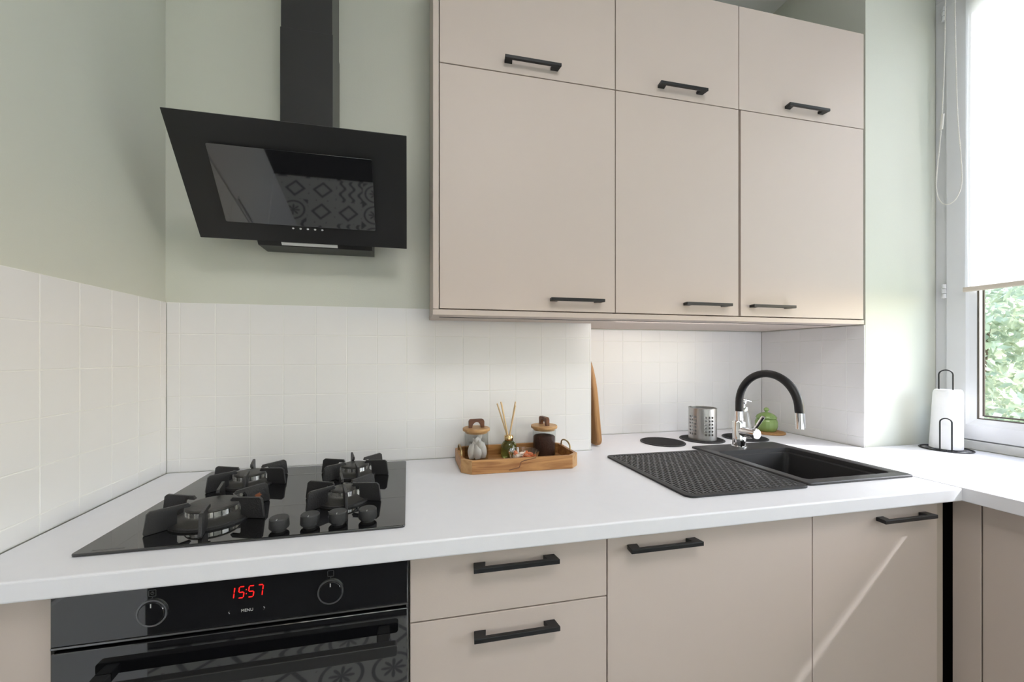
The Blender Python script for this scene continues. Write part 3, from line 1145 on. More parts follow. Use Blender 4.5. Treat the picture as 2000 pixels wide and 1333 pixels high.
panel = obj('front_panel', slab(-0.600, -0.004, 0.0, HL, -0.006, 0.0), 'hood_satin', hood, bevel=0.0012, label='satin black slanted front panel')
obj('glass_flap', slab(-0.513, -0.0985, 0.0665, 0.2685, 0.011, 0.0165, 0.004), 'black_glass', panel, bevel=0.0008, label='glossy black raised glass flap')
obj('flap_spacer', slab(-0.48, -0.13, 0.10, 0.24, 0.0002, 0.0109), 'gap_dark', panel)
for k in range(5):
    x = -0.340 + k * 0.0206
    c = Vector(hp(x, 0.2815, 0.0))
    Mr = Vector((0, 0, 1)).rotation_difference(HN).to_matrix().to_4x4()
    obj('button', MB().lathe([(0, 0), (0.0038, 0), (0.0036, 0.0016), (0.002, 0.0028), (0, 0.003)], c, 16, Mr), 'chrome', panel, smooth=50)
# housing behind the panel down to the lower lip
XH0, XH1 = -0.452, -0.114
prof = []
q0, q1 = P0 + HD * 0.03 + HN * -0.007, P0 + HD * 0.29 + HN * -0.007
mb = MB().prism([(q0.y + 0.03, q0.z - 0.004), (q1.y, q1.z), (q1.y + 0.036, 1.6125), (1.404, 1.6125), (1.404, q0.z - 0.004)], XH0, XH1,
                lambda a, b, w: (w, a, b))
obj('housing', mb, 'hood_satin', hood, bevel=0.001)
lowd = Vector((0, 0.036, 1.6125 - q1.z)).normalized()
lown = Vector((0, lowd.z, -lowd.y))
lc = Vector((-0.302, q1.y + 0.036 * 0.84, q1.z + (1.6125 - q1.z) * 0.84)) + lown * 0.0005
obj('lamp', MB().obox(lc, (0.082, 0, 0), lowd * 0.0050, lown * 0.0009), 'lamp_lens', hood, label='pale lamp strip under the front panel')
CX0, CX1, CYF = -0.3805, -0.2298, 1.289
obj('chimney', MB().box(CX0, CX1, CYF, YB + 0.0035, 1.81, 2.272), 'hood_chimney', hood, bevel=0.001, label='black chimney duct')
obj('chimney', MB().box(CX0 + 0.0018, CX1 - 0.0018, CYF + 0.0018, YB + 0.0035, 2.272, CEIL - 0.002), 'hood_chimney', hood, bevel=0.001, label='black upper chimney duct')
mb = MB()
for x in (-0.310, -0.296):
    mb.lathe([(0, 0), (0.0028, 0), (0.0028, 0.006), (0, 0.007)], (x, 1.262, 1.884), 10)
mb.box(-0.375, -0.235, 1.232, 1.287, 1.876, 1.8845)
obj('top_bracket', mb, 'aluminium', hood)

# ================================================================= SINK, TAP, MAT
RX0, RX1, RY0, RY1 = 1.1105, 1.5075, 0.8855, 1.3570
sk = thing('sink', 'black granite sink with a deep rectangular bowl', 'sink', (1.31, 1.12, CT))
BX0, BX1, BY0, BY1 = 1.140, 1.472, 0.917, 1.262
mb = MB()
N_ = 6
outer = rrect(RX0, RX1, RY0, RY1, 0.010, N_)
outer2 = rrect(RX0 + 0.002, RX1 - 0.002, RY0 + 0.002, RY1 - 0.002, 0.010, N_)
inn = rrect(BX0, BX1, BY0, BY1, 0.016, N_)
inn2 = rrect(BX0 + 0.003, BX1 - 0.003, BY0 + 0.003, BY1 - 0.003, 0.016, N_)
ledge = rrect(BX0 + 0.004, BX1 - 0.004, BY0 + 0.004, BY1 - 0.004, 0.016, N_)
led2 = rrect(BX0 + 0.010, BX1 - 0.018, BY0 + 0.010, BY1 - 0.010, 0.018, N_)
wall_lo = rrect(BX0 + 0.022, BX1 - 0.030, BY0 + 0.022, BY1 - 0.022, 0.03, N_)
bot = rrect(BX0 + 0.035, BX1 - 0.045, BY0 + 0.035, BY1 - 0.035, 0.03, N_)
loops = [(outer, CT + 0.0004), (outer, CT + 0.0055), (outer2, CT + 0.0075), (inn, CT + 0.0075), (inn2, CT + 0.006), (ledge, CT - 0.009),
         (led2, CT - 0.011), (wall_lo, CT - 0.170), (bot, CT - 0.185)]
nn = len(outer)
vs, fs = [], []
for P_, z in loops:
    vs += [(a, b, z) for a, b in P_]
for i in range(len(loops) - 1):
    for k in range(nn):
        j = (k + 1) % nn
        fs.append((i * nn + k, i * nn + j, (i + 1) * nn + j, (i + 1) * nn + k))
fs.append(tuple(range((len(loops) - 1) * nn, len(loops) * nn)))
mb.add(vs, fs)
so = obj('basin', mb, 'granite_black', sk, smooth=30)
obj('drain', MB().lathe([(0, 0), (0.045, 0), (0.045, 0.002), (0.03, 0.004), (0, 0.003)], (1.30, 1.09, CT - 0.185), 32), 'chrome', sk, smooth=40)
obj('overflow_ring', MB().lathe([(0.009, 0), (0.013, 0), (0.013, 0.003), (0.009, 0.003)], (1.185, BY1 - 0.0155, CT - 0.042), 20,
                                Matrix.Rotation(math.radians(90), 4, 'X'), closed=True), 'chrome', sk, smooth=40)

TX, TY = 1.292, 1.308
ZR = CT + 0.0077
tap = thing('kitchen_tap', 'chrome kitchen tap with an arched black hose spout over the sink', 'tap', (TX, TY, ZR))
tb = obj('body', MB().lathe([(0, 0), (0.0275, 0), (0.0275, 0.004), (0.0235, 0.006), (0.0235, 0.098), (0.0215, 0.102), (0.0160, 0.106), (0.0160, 0.142), (0, 0.142)], (TX, TY, ZR), 40),
         'chrome', tap, smooth=35)
arc = []
r_ = 0.1195
zc_ = 1.0845
arc.append((TX, TY, ZR + 0.135))
for i in range(25):
    t = math.pi * i / 24
    arc.append((TX + 0.006 * i / 24, TY - r_ + r_ * math.cos(t), zc_ + r_ * math.sin(t)))
e_ = arc[-1]
arc.append((e_[0], e_[1] - 0.002, e_[2] - 0.012))
obj('hose', MB().tube(arc, 0.0135, 20), 'hose_black', tap, smooth=60, label='matt black arched hose')
obj('outlet', MB().cyl((e_[0], e_[1] - 0.002, e_[2] - 0.009), (e_[0], e_[1] - 0.0035, e_[2] - 0.062), 0.0142, 28), 'chrome', tap, smooth=40)
ld_ = Vector((0.06, -1.0, -0.01)).normalized()
b0 = Vector((TX, TY, ZR + 0.064))
side = obj('lever_housing', MB().cyl(b0 + ld_ * 0.01, b0 + ld_ * 0.078, 0.0200, 36), 'chrome', tap, smooth=40, bevel=0.002)
l0 = b0 + ld_ * 0.064 + Vector((0, 0, 0.012))
obj('lever', MB().tube([l0, l0 + Vector((0.004, -0.020, 0.034)), l0 + Vector((0.007, -0.034, 0.058))], [0.0045, 0.0060, 0.0066], 16), 'chrome', tap, smooth=60)
obj('seam_ring', MB().lathe([(0.0232, 0), (0.0240, 0), (0.0240, 0.002), (0.0232, 0.002)], (TX, TY, ZR + 0.030), 40, closed=True), 'oven_steel', tap, smooth=40)

MX0, MX1, MY0, MY1 = 0.706, 1.1015, 0.872, 1.3035
mt = thing('drying_mat', 'black ribbed silicone drying mat lying left of the sink', 'drying mat', (0.89, 1.09, CT))
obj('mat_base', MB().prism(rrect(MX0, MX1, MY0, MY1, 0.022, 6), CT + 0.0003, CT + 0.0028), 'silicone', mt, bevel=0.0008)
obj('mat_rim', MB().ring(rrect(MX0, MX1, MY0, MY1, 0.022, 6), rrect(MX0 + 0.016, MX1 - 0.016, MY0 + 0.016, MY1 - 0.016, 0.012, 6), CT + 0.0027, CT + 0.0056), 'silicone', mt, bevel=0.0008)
mb = MB()
px, py = 0.0108, 0.0340
nx = int((MX1 - MX0 - 0.034) / px)
for i in range(nx + 1):
    x = MX0 + 0.0185 + i * px
    mb.box(x - 0.0021, x + 0.0021, MY0 + 0.0155, MY1 - 0.0155, CT + 0.0027, CT + 0.0052)
    if i == nx:
        break
    y = MY0 + 0.020 + (i % 2) * py / 2
    while y < MY1 - 0.024:
        mb.box(x + 0.0019, x + px - 0.0019, y, y + 0.0085, CT + 0.0027, CT + 0.0057)
        y += py
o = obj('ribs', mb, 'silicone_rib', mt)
o['kind'] = 'stuff'

# ================================================================= THINGS ON THE WORKTOP


def round_pad(cx, cy, r, label, name='hot_pad', m='pad_black', h=0.004, cat='hot pad', group='round black hot pads in the niche'):
    t = thing(name, label, cat, (cx, cy, CT), group)
    obj('disc', MB().lathe([(0, 0), (r - 0.001, 0), (r, 0.001), (r, h - 0.001), (r - 0.001, h), (0, h)], (cx, cy, CT + 0.0003), 56), m, t, smooth=40)
    g = MB()
    k = -int(r / 0.0085)
    while k * 0.0085 < r - 0.006:
        x = k * 0.0085
        w = math.sqrt(max(0, (r - 0.007) ** 2 - x * x))
        if w > 0.01:
            ca, sa = math.cos(0.6), math.sin(0.6)
            g.obox((cx + x * ca, cy + x * sa, CT + h + 0.0008), (0.0016 * ca, 0.0016 * sa, 0), (-w * sa, w * ca, 0), (0, 0, 0.0006))
        k += 1
    o = obj('ribs', g, m, t)
    o['kind'] = 'stuff'
    return t


round_pad(1.064, 1.470, 0.090, 'round black hot pad lying empty behind the drying mat')
round_pad(1.270, 1.484, 0.090, 'round black hot pad under the perforated cutlery holder')
round_pad(1.484, 1.472, 0.090, 'round black hot pad behind the tap, under the soap dispenser')
tag(obj('cork_trivet', MB().lathe([(0, 0), (0.066, 0), (0.068, 0.003), (0.067, 0.008), (0.064, 0.0095), (0, 0.0095)], (1.690, 1.542, CT + 0.0003), 48), 'cork', smooth=40),
    'round brown cork trivet in the niche corner under the green jar', 'trivet')

# perforated cutlery holder
ch = thing('cutlery_holder', 'perforated stainless steel cutlery holder standing on a hot pad', 'cutlery holder', (1.270, 1.478, CT + 0.006))
CXh, CYh, RH, HH = 1.270, 1.480, 0.0555, 0.136
zb = CT + 0.0056
mb = MB()
ncol = 25
zrows = [0.0, 0.018] + [0.018 + 0.0148 * k for k in range(1, 7)] + [HH]
cols_hole = {c for c in range(ncol) if c % 5 in (0, 1, 2)}
# grid of wall cells with octagonal holes
for c in range(ncol):
    t0, t1 = 2 * math.pi * c / ncol, 2 * math.pi * (c + 1) / ncol

    def PT(a, z):
        t = t0 + (t1 - t0) * a + 0.35
        return (CXh + RH * math.cos(t), CYh + RH * math.sin(t), zb + z)
    for r in range(len(zrows) - 1):
        z0, z1 = zrows[r], zrows[r + 1]
        if c in cols_hole and 1 <= r <= 6:
            sq = [(0, 0), (.5, 0), (1, 0), (1, .5), (1, 1), (.5, 1), (0, 1), (0, .5)]
            ho = [(0.5 + 0.37 * math.cos(math.radians(a)), 0.5 + 0.34 * math.sin(math.radians(a))) for a in (225, 270, 315, 0, 45, 90, 135, 180)]
            vs = [PT(a, z0 + (z1 - z0) * b) for a, b in sq] + [PT(a, z0 + (z1 - z0) * b) for a, b in ho]
            mb.add(vs, [(k, (k + 1) % 8, 8 + (k + 1) % 8, 8 + k) for k in range(8)])
        else:
            mb.add([PT(a, z) for a, z in ((0, z0), (0.5, z0), (1, z0), (1, z1), (0.5, z1), (0, z1))], [(0, 1, 4, 5), (1, 2, 3, 4)])
o = obj('perforated_wall', mb, 'stainless', ch, smooth=60)
bm = bmesh.new()
bm.from_mesh(o.data)
bmesh.ops.remove_doubles(bm, verts=bm.verts, dist=1e-5)
bmesh.ops.recalc_face_normals(bm, faces=bm.faces)
bm.to_mesh(o.data)
bm.free()
sm = o.modifiers.new('solid', 'SOLIDIFY')
sm.thickness = 0.0012
sm.offset = -1
es = o.modifiers.new('split', 'EDGE_SPLIT')
es.split_angle = math.radians(40)
obj('bottom', MB().lathe([(0, 0), (RH - 0.001, 0), (RH - 0.001, 0.0015), (0, 0.0015)], (CXh, CYh, zb), 40), 'stainless', ch)
obj('rolled_rim', MB().tube([(CXh + RH * math.cos(2 * math.pi * k / 40), CYh + RH * math.sin(2 * math.pi * k / 40), zb + HH) for k in range(40)], 0.0017, 8, closed=True), 'stainless', ch, smooth=60)

# soap dispenser on the third pad
sx, sy, sz = 1.474, 1.466, CT + 0.0058
sd = thing('soap_dispenser', 'conical glass soap dispenser with a chrome pump behind the tap', 'soap dispenser', (sx, sy, sz))
obj('bottle', MB().lathe([(0, 0), (0.036, 0), (0.037, 0.004), (0.033, 0.03), (0.0225, 0.095), (0.0175, 0.112), (0.015, 0.116), (0, 0.116)], (sx, sy, sz), 36,
                         rmod=lambda t, z: 1 + 0.012 * math.cos(18 * t)), 'glass_soap', sd, smooth=50)
obj('collar', MB().lathe([(0, 0), (0.0165, 0), (0.0165, 0.018), (0.015, 0.020), (0, 0.020)], (sx, sy, sz + 0.1165), 28), 'chrome', sd, smooth=40)
mb = MB().lathe([(0, 0), (0.0055, 0), (0.0055, 0.012), (0.011, 0.014), (0.0125, 0.022), (0.011, 0.034), (0.006, 0.038), (0, 0.038)], (sx, sy, sz + 0.1367), 24)
mb.tube([(sx, sy, sz + 0.163), (sx + 0.018, sy - 0.004, sz + 0.164), (sx + 0.030, sy - 0.008, sz + 0.159)], [0.0042, 0.0038, 0.003], 10)
obj('pump', mb, 'chrome', sd, smooth=45)

# green ribbed jar on the cork trivet
gx, gy, gz = 1.684, 1.548, CT + 0.0100
gj = thing('lidded_jar', 'small green ribbed jar with a knobbed lid on the cork trivet', 'jar', (gx, gy, gz))
rib = lambda t, z: 1 + 0.03 * abs(math.cos(9 * t))
obj('pot', MB().lathe([(0, 0), (0.034, 0), (0.040, 0.006), (0.045, 0.025), (0.045, 0.045), (0.041, 0.058), (0.036, 0.062), (0, 0.062)], (gx, gy, gz), 72, rmod=rib), 'ceramic_green', gj, smooth=50)
lid = obj('lid', MB().lathe([(0, 0), (0.041, 0), (0.042, 0.003), (0.036, 0.014), (0.022, 0.024), (0.009, 0.028), (0, 0.028)], (gx, gy, gz + 0.0622), 72, rmod=rib), 'ceramic_green', gj, smooth=50)
obj('knob', MB().lathe([(0, 0), (0.006, 0), (0.0055, 0.003), (0.0105, 0.009), (0.011, 0.014), (0.007, 0.021), (0, 0.023)], (gx, gy, gz + 0.0900), 24), 'ceramic_green', lid, smooth=60)

# wooden board leaning on the side of the niche
bo = []
Wb, Hb = 0.205, 0.398
for i in range(9):
    t = math.radians(180 + 90 * i / 8)
    bo.append((0.03 + 0.03 * math.cos(t), 0.03 + 0.03 * math.sin(t)))
for i in range(9):
    t = math.radians(270 + 90 * i / 8)
    bo.append((Wb - 0.03 + 0.03 * math.cos(t), 0.03 + 0.03 * math.sin(t)))
for i in range(17):
    t = math.radians(180 * i / 16)
    bo.append((Wb / 2 + Wb / 2 * math.cos(t), Hb - 0.20 + 0.20 * math.sin(t)))
tilt = math.radians(5.4)
bxb = 0.7475


def brd(a, b, w):
    x = bxb + w * math.cos(tilt) - b * math.sin(tilt)
    z = CT + 0.0022 + b * math.cos(tilt) + w * math.sin(tilt)
    return (x, 1.440 + a, z)


cb_ = obj('chopping_board', MB().prism(bo, 0.0, 0.0235, brd), 'wood_board', smooth=40, bevel=0.007, bseg=4)
tag(cb_, 'brown wooden chopping board seen edge-on, leaning on the niche side', 'chopping board')

# paper towel holder
hx, hy = 2.068, 1.118
ph = thing('paper_towel_holder', 'black wire paper towel holder on the worktop beside the window', 'towel holder', (hx, hy, CT + 0.002))
zt = CT + 0.0022
mb = MB()
mb.tube([(hx + 0.071 * math.cos(2 * math.pi * k / 48), hy + 0.071 * math.sin(2 * math.pi * k / 48), zt + 0.0027) for k in range(48)], 0.0026, 8, closed=True)
for k in range(6):
    t = math.pi * k / 6
    mb.tube([(hx + 0.071 * math.cos(t), hy + 0.071 * math.sin(t), zt + 0.0027), (hx - 0.071 * math.cos(t), hy - 0.071 * math.sin(t), zt + 0.0027)], 0.0014, 6)
obj('wire_base', mb, 'black_metal', ph, smooth=60)


def hoop(cx, cy, dx, dy, w, z0, z1):
    pts = [(cx - dx * w, cy - dy * w, z0)]
    for i in range(13):
        t = math.pi * (1 - i / 12)
        pts.append((cx + dx * w * math.cos(t), cy + dy * w * math.cos(t), z1 - w + w * math.sin(t)))
    pts.append((cx + dx * w, cy + dy * w, z0))
    return pts


fd = Vector((-hx, -hy, 0)).normalized()
sd_ = Vector((-fd.y, fd.x, 0))
obj('centre_loop', MB().tube(hoop(hx, hy, sd_.x, sd_.y, 0.0182, zt + 0.003, zt + 0.312), 0.0024, 8), 'black_metal', ph, smooth=60)
fc = Vector((hx, hy, 0)) + fd * 0.066
obj('front_loop', MB().tube(hoop(fc.x, fc.y, sd_.x, sd_.y, 0.0150, zt + 0.003, zt + 0.128), 0.0024, 8), 'black_metal', ph, smooth=60)
ro = thing('paper_towel', 'white roll of paper towel on the black wire holder', 'paper towel', (hx, hy, zt + 0.006))
mb = MB()
prof = [(0.0235, 0.0), (0.0445, 0.0), (0.0455, 0.004), (0.0440, 0.05), (0.0400, 0.215), (0.0375, 0.226), (0.0345, 0.230), (0.0235, 0.230)]
vs = []
seg = 40
for r, z in prof:
    k = z / 0.23
    for q in range(seg):
        t = 2 * math.pi * q / seg
        vs.append((hx + 0.0045 * k + r * math.cos(t), hy - 0.0035 * k + r * math.sin(t), zt + 0.0058 + z))
fs = []
m_ = len(prof)
for i in range(m_):
    k = (i + 1) % m_
    for q in range(seg):
        j = (q + 1) % seg
        fs.append((i * seg + q, i * seg + j, k * seg + j, k * seg + q))
obj('roll', mb.add(vs, fs), 'paper', ro, smooth=40)

# ---- wooden tray
AX0, AX1, AY0, AY1 = 0.163, 0.557, 1.188, 1.3985
tr = thing('tray', 'wooden tray with cut corners and brass handles against the tiles', 'tray', (0.36, 1.29, CT))


def octa(x0, x1, y0, y1, c):
    return [(x0 + c, y0), (x1 - c, y0), (x1, y0 + c), (x1, y1 - c), (x1 - c, y1), (x0 + c, y1), (x0, y1 - c), (x0, y0 + c)]


obj('tray_floor', MB().prism(octa(AX0 + 0.005, AX1 - 0.005, AY0 + 0.005, AY1 - 0.005, 0.027), CT + 0.0004, CT + 0.0080), 'wood_tray', tr)
po_, pi_ = octa(AX0, AX1, AY0, AY1, 0.030), octa(AX0 + 0.011, AX1 - 0.011, AY0 + 0.011, AY1 - 0.011, 0.0255)
for k in range(8):
    j = (k + 1) % 8
    g = 0.0002
    quad = [po_[k], po_[j], pi_[j], pi_[k]]
    obj('rim_side', MB().prism(quad, CT + 0.0006, CT + 0.0435), 'wood_light' if k in (1, 7) else 'wood_tray', tr, bevel=0.0012)
mb = MB()
zig = [(0.312, 0.908), (0.330, 0.9115), (0.345, 0.914), (0.3485, 0.9225), (0.351, 0.931), (0.362, 0.9355), (0.380, 0.9385), (0.402, 0.9425)]
for p, q in zip(zig[:-1], zig[1:]):
    p, q = Vector(p), Vector(q)
    d = (q - p).normalized()
    n_ = Vector((-d.y, d.x)) * 0.0013
    mb.prism([tuple(p - n_), tuple(q - n_), tuple(q + n_), tuple(p + n_)], AY0 - 0.0003, AY0 + 0.001, lambda a, b, w: (a, w, b))
obj('crack', mb, 'wood_dark', tr, label='dark zigzag crack in the front rim')
for x, s in ((AX0 + 0.0055, 1), (AX1 - 0.0055, -1)):
    pts = []
    for i in range(15):
        t = math.pi * i / 14
        pts.append((x + s * 0.002, 1.300 + 0.040 * math.cos(t), CT + 0.043 + 0.026 * (math.sin(t) ** 0.6)))
    obj('handle', MB().tube(pts, 0.0028, 10), 'brass_dark', tr, smooth=60, label='bent brass handle')
TZ = CT + 0.0084


def jar(cx, cy, rot, label):
    j = thing('storage_jar', label, 'jar', (cx, cy, TZ), 'lidded glass jars on the tray')
    R = 0.0425
    prof = [(0, 0), (R - 0.003, 0), (R, 0.003), (R, 0.098), (R + 0.001, 0.1), (R - 0.0025, 0.1), (R - 0.0025, 0.0045), (R - 0.005, 0.003), (0, 0.003)]
    obj('glass', MB().lathe(prof, (cx, cy, TZ), 48), 'glass_clear', j, smooth=40)
    lidp = [(0, 0), (R - 0.0035, 0), (R - 0.0035, 0.0072), (R + 0.004, 0.0074), (R + 0.005, 0.009), (R + 0.005, 0.0155), (R + 0.003, 0.0175), (0, 0.0175)]
    ld2 = obj('lid', MB().lathe(lidp, (cx, cy, TZ + 0.0935), 48), 'wood_light', j, smooth=40, label='round pale wooden lid')
    # arched dark wooden grip
    prof2 = [(0.0275, 0.0), (0.0275, 0.022), (0.0245, 0.028), (0.0195, 0.030), (-0.0195, 0.030), (-0.0245, 0.028), (-0.0275, 0.022), (-0.0275, 0.0)]
    inner = [(0.0158 * math.cos(math.pi - math.pi * i / 10), 0.0195 * math.sin(math.pi * i / 10)) for i in range(11)]
    ring_poly = prof2 + inner
    c, s = math.cos(rot), math.sin(rot)
    obj('grip', MB().prism(ring_poly, -0.0065, 0.0065, lambda a, b, w: (cx + a * c - w * s, cy + a * s + w * c, TZ + 0.1112 + b)), 'wood_dark', ld2, bevel=0.001,
        label='dark wooden arched grip')
    return j


J1 = (0.233, 1.336)
J2 = (0.482, 1.336)
jar(*J1, 0.05, 'glass jar of white tea bags with its wooden grip facing front, on the tray')
jar(*J2, math.radians(100), 'glass jar of dark loose tea with its grip turned sideways, on the tray')
mb = MB()
RT = 0.0392
prof = [(0, 0)] + [(RT - 0.004, 0), (RT, 0.004), (RT, 0.066), (RT * 0.9, 0.070), (RT * 0.5, 0.073), (0, 0.071)]
mb.lathe(prof, (J2[0], J2[1], TZ + 0.0034), 40, rmod=lambda t, z: 1 - 0.012 * abs(math.sin(7 * t + z * 300)))
o = tag(obj('loose_tea', mb, 'tea_dark', smooth=60), 'dark brown loose tea filling the right glass jar', 'tea')
o['kind'] = 'stuff'
# white tea bags: soft folded petals
TB = None
spots = [(-0.019, -0.016, 0.002, 0.2, 0.10), (0.002, -0.021, 0.002, 0.1, -0.1), (0.021, -0.013, 0.002, -0.5, -0.12), (-0.021, 0.006, 0.004, 1.3, 0.15), (0.020, 0.010, 0.004, 1.9, -0.15),
         (0.0, 0.018, 0.004, 0.0, 0.1), (-0.012, -0.008, 0.032, 0.5, 0.30), (0.010, -0.010, 0.036, -0.4, -0.3), (0.0, 0.008, 0.042, 1.2, 0.2), (-0.002, -0.010, 0.026, -0.2, 0.35)]
vs, fs = [], []
nu, nv = 8, 6
for side_ in (1, -1):
    for i in range(nu + 1):
        for jv in range(nv + 1):
            a, b = i / nu, jv / nv
            wdt = 0.0165 * math.sin(math.pi * (0.12 + 0.76 * a)) ** 0.7
            x = (b - 0.5) * 2 * wdt
            z = a * 0.052
            th = 0.0052 * math.sin(math.pi * a) ** 0.7 * math.sin(math.pi * b) ** 0.8
            bend = 0.010 * (b - 0.5) ** 2 * 4 * a
            vs.append((x, side_ * th + bend, z))
    base = 0 if side_ == 1 else (nu + 1) * (nv + 1)
    for i in range(nu):
        for jv in range(nv):
            q = base + i * (nv + 1) + jv
            fs.append((q, q + 1, q + nv + 2, q + nv + 1))
me_tb = mesh_of('tea_bag', MB().add(vs, fs), 'tea_white', 60)
for k, (a, b, z, rz_, tl) in enumerate(spots):
    o = bpy.data.objects.new('tea_bag', me_tb)
    link(o, None, (J1[0] + a, J1[1] + b, TZ + 0.004 + z))
    o.rotation_euler = (0.12 if z < 0.02 else 0.5, tl, rz_)
    o.scale = (1, 1, 1.0 if z < 0.02 else 0.85)
    tag(o, 'white folded tea bag inside the left glass jar', 'tea bag', 'tea bags in the left jar')

# reed diffuser
dx, dy = 0.352, 1.345
df = thing('reed_diffuser', 'green glass reed diffuser with a gold collar on the tray', 'diffuser', (dx, dy, TZ))
obj('bottle', MB().lathe([(0, 0), (0.026, 0), (0.028, 0.003), (0.0285, 0.03), (0.026, 0.046), (0.018, 0.056), (0.013, 0.060), (0.013, 0.064), (0, 0.064)], (dx, dy, TZ), 36), 'glass_green', df, smooth=50)
cl = obj('collar', MB().lathe([(0.006, 0), (0.0155, 0), (0.016, 0.002), (0.016, 0.016), (0.0145, 0.018), (0.006, 0.018)], (dx, dy, TZ + 0.0600), 32, closed=True), 'gold', df, smooth=40, label='shiny gold collar')
for (a, b, c_) in ((-0.041, 0.006, 0.125), (-0.030, -0.004, 0.132), (-0.026, 0.004, 0.128), (0.026, 0.004, 0.130), (0.023, -0.006, 0.118)):
    obj('reed', MB().cyl((dx + a * 0.05, dy + b * 0.2, TZ + 0.066), (dx + a, dy + b, TZ + 0.066 + c_), 0.0026, 8), 'reed', df, smooth=60)

# cut glass dish with sweets
cx_, cy_ = 0.379, 1.252
gd = thing('glass_dish', 'small fluted clear glass dish of sweets at the front of the tray', 'dish', (cx_, cy_, TZ))
flu = lambda t, z: 1 + 0.045 * (z / 0.043) * math.cos(16 * t)
prof = [(0, 0), (0.036, 0), (0.040, 0.003), (0.052, 0.043), (0.0495, 0.043), (0.0385, 0.006), (0.034, 0.0045), (0, 0.0045)]
obj('bowl', MB().lathe(prof, (cx_, cy_, TZ), 96, rmod=flu), 'glass_solid', gd, smooth=35)


def sweet_mesh(m):
    mb = MB().lathe([(0, -0.019), (0.007, -0.0185), (0.0018, -0.0105), (0.0055, -0.009), (0.0072, -0.003), (0.0072, 0.003), (0.0055, 0.009), (0.0018, 0.0105), (0.007, 0.0185), (0, 0.019)], (0, 0, 0), 12,
                    rmod=lambda t, z: 1 + (0.3 * math.cos(6 * t) if abs(z) > 0.012 else 0.0))
    return mesh_of('sweet', mb, m, 40)


sm_a, sm_b = sweet_mesh('candy_orange'), sweet_mesh('candy_cream')
k = 0
for (a, b, z, orange) in ((-0.020, -0.016, 0.0145, 1), (0.004, -0.024, 0.0145, 0), (0.022, -0.010, 0.0145, 1), (-0.022, 0.010, 0.0145, 0), (0.001, 0.004, 0.0145, 1), (0.020, 0.014, 0.0145, 0),
                          (-0.002, 0.024, 0.0145, 1), (-0.022, -0.006, 0.028, 0), (0.008, -0.014, 0.028, 1), (-0.004, 0.014, 0.028, 0), (0.026, 0.004, 0.028, 1), (-0.022, 0.017, 0.030, 1)):
    o = bpy.data.objects.new('sweet', sm_a if orange else sm_b)
    link(o, None, (cx_ + a, cy_ + b, TZ + z))
    o.rotation_euler = (math.pi / 2 + rnd.uniform(-0.2, 0.2), rnd.uniform(0, 3), rnd.uniform(0, 3.1))
    tag(o, 'orange wrapped sweet in the fluted glass dish' if orange else 'cream wrapped sweet in the fluted glass dish', 'sweet',
        'orange sweets in the glass dish' if orange else 'cream sweets in the glass dish')
    k += 1

# ================================================================= ROLLER BLIND
BXp, BZ = 2.155, 1.535
bl = thing('roller_blind', 'white translucent roller blind lowered over the window', 'blind', (BXp, 0.40, BZ))
vs, fs = [], []
ny, nz = 24, 20
Y0b, Y1b = -0.85, 1.1085
for i in range(ny + 1):
    for j in range(nz + 1):
        y = Y0b + (Y1b - Y0b) * i / ny
        z = BZ + (2.80 - BZ) * j / nz
        edge = max(0, (i - ny + 2) / 2.0)
        vs.append((BXp - 0.004 * edge * math.sin(math.pi * j / nz) + 0.0025 * math.sin(3.0 * y + 1) * (1 - j / nz), y - 0.004 * edge * math.sin(math.pi * j / nz * 0.9), z))
for i in range(ny):
    for j in range(nz):
        q = i * (nz + 1) + j
        fs.append((q, q + nz + 1, q + nz + 2, q + 1))
o = obj('fabric', MB().add(vs, fs), 'blind_fabric', bl, smooth=80)
obj('bottom_bar', MB().prism(rrect(BXp - 0.006, BXp + 0.005, BZ - 0.013, BZ + 0.006, 0.004, 4), Y0b - 0.002, Y1b + 0.004, lambda a, b, w: (a, w, b)), 'blind_bar', bl, smooth=40)
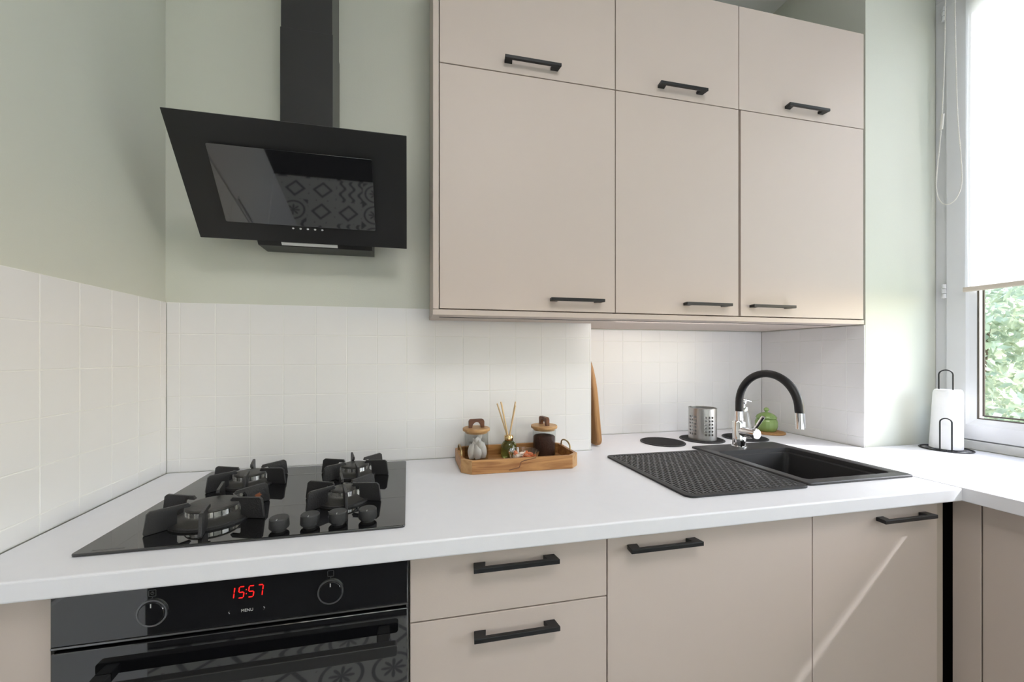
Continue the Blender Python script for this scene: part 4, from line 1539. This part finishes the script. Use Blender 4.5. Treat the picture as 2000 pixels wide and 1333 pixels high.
obj('roller', MB().cyl((BXp + 0.012, Y0b - 0.01, 2.82), (BXp + 0.012, Y1b + 0.02, 2.82), 0.022, 28), 'blind_fabric', bl, smooth=50)
mb = MB()
for y in (Y0b - 0.016, Y1b + 0.034):
    mb.box(BXp - 0.035, XW + 0.012, y - 0.014, y + 0.006, 2.79, 2.85)
obj('bracket', mb, 'pvc_white', bl, bevel=0.002)
# bead cord loop
kn = [(1.140, 2.79), (1.1425, 2.50), (1.147, 2.35), (1.152, 2.20), (1.1615, 2.08), (1.168, 2.00), (1.1690, 1.955), (1.164, 1.915), (1.150, 1.882), (1.132, 1.873),
      (1.112, 1.882), (1.098, 1.912), (1.0925, 1.95), (1.0935, 2.00), (1.099, 2.10), (1.1055, 2.20), (1.1085, 2.35), (1.1115, 2.50), (1.1145, 2.79)]
pts = []
for a, b in zip(kn[:-1], kn[1:]):
    for q in range(4):
        pts.append((2.128, a[0] + (b[0] - a[0]) * q / 4, a[1] + (b[1] - a[1]) * q / 4))
pts.append((2.128, *kn[-1]))
pts = [(p[0], p[1] * 1.0095, 1.267 + (p[2] - 1.267) * 1.0095) for p in pts]
sm_pts = [Vector(p) for p in pts]
for _ in range(3):
    sm_pts = [sm_pts[0]] + [(sm_pts[i - 1] + sm_pts[i] * 2 + sm_pts[i + 1]) / 4 for i in range(1, len(sm_pts) - 1)] + [sm_pts[-1]]
cd_ = obj('cord', MB().tube(sm_pts, 0.0016, 6), 'cord', bl, smooth=60, label='thin looped pull cord')
mb = MB()
acc = 0.0
for p, q in zip(sm_pts[:-1], sm_pts[1:]):
    L_ = (q - p).length
    while acc < L_:
        c = p + (q - p) * (acc / L_)
        mb.lathe([(0, -0.0026), (0.0026, 0), (0, 0.0026)], c, 6)
        acc += 0.009
    acc -= L_
o = obj('beads', mb, 'cord', cd_)
o['kind'] = 'stuff'
obj('cord_joint', MB().cyl((2.128, 1.1595, 2.255), (2.128, 1.1640, 2.195), 0.0046, 10), 'cord', bl, smooth=50)
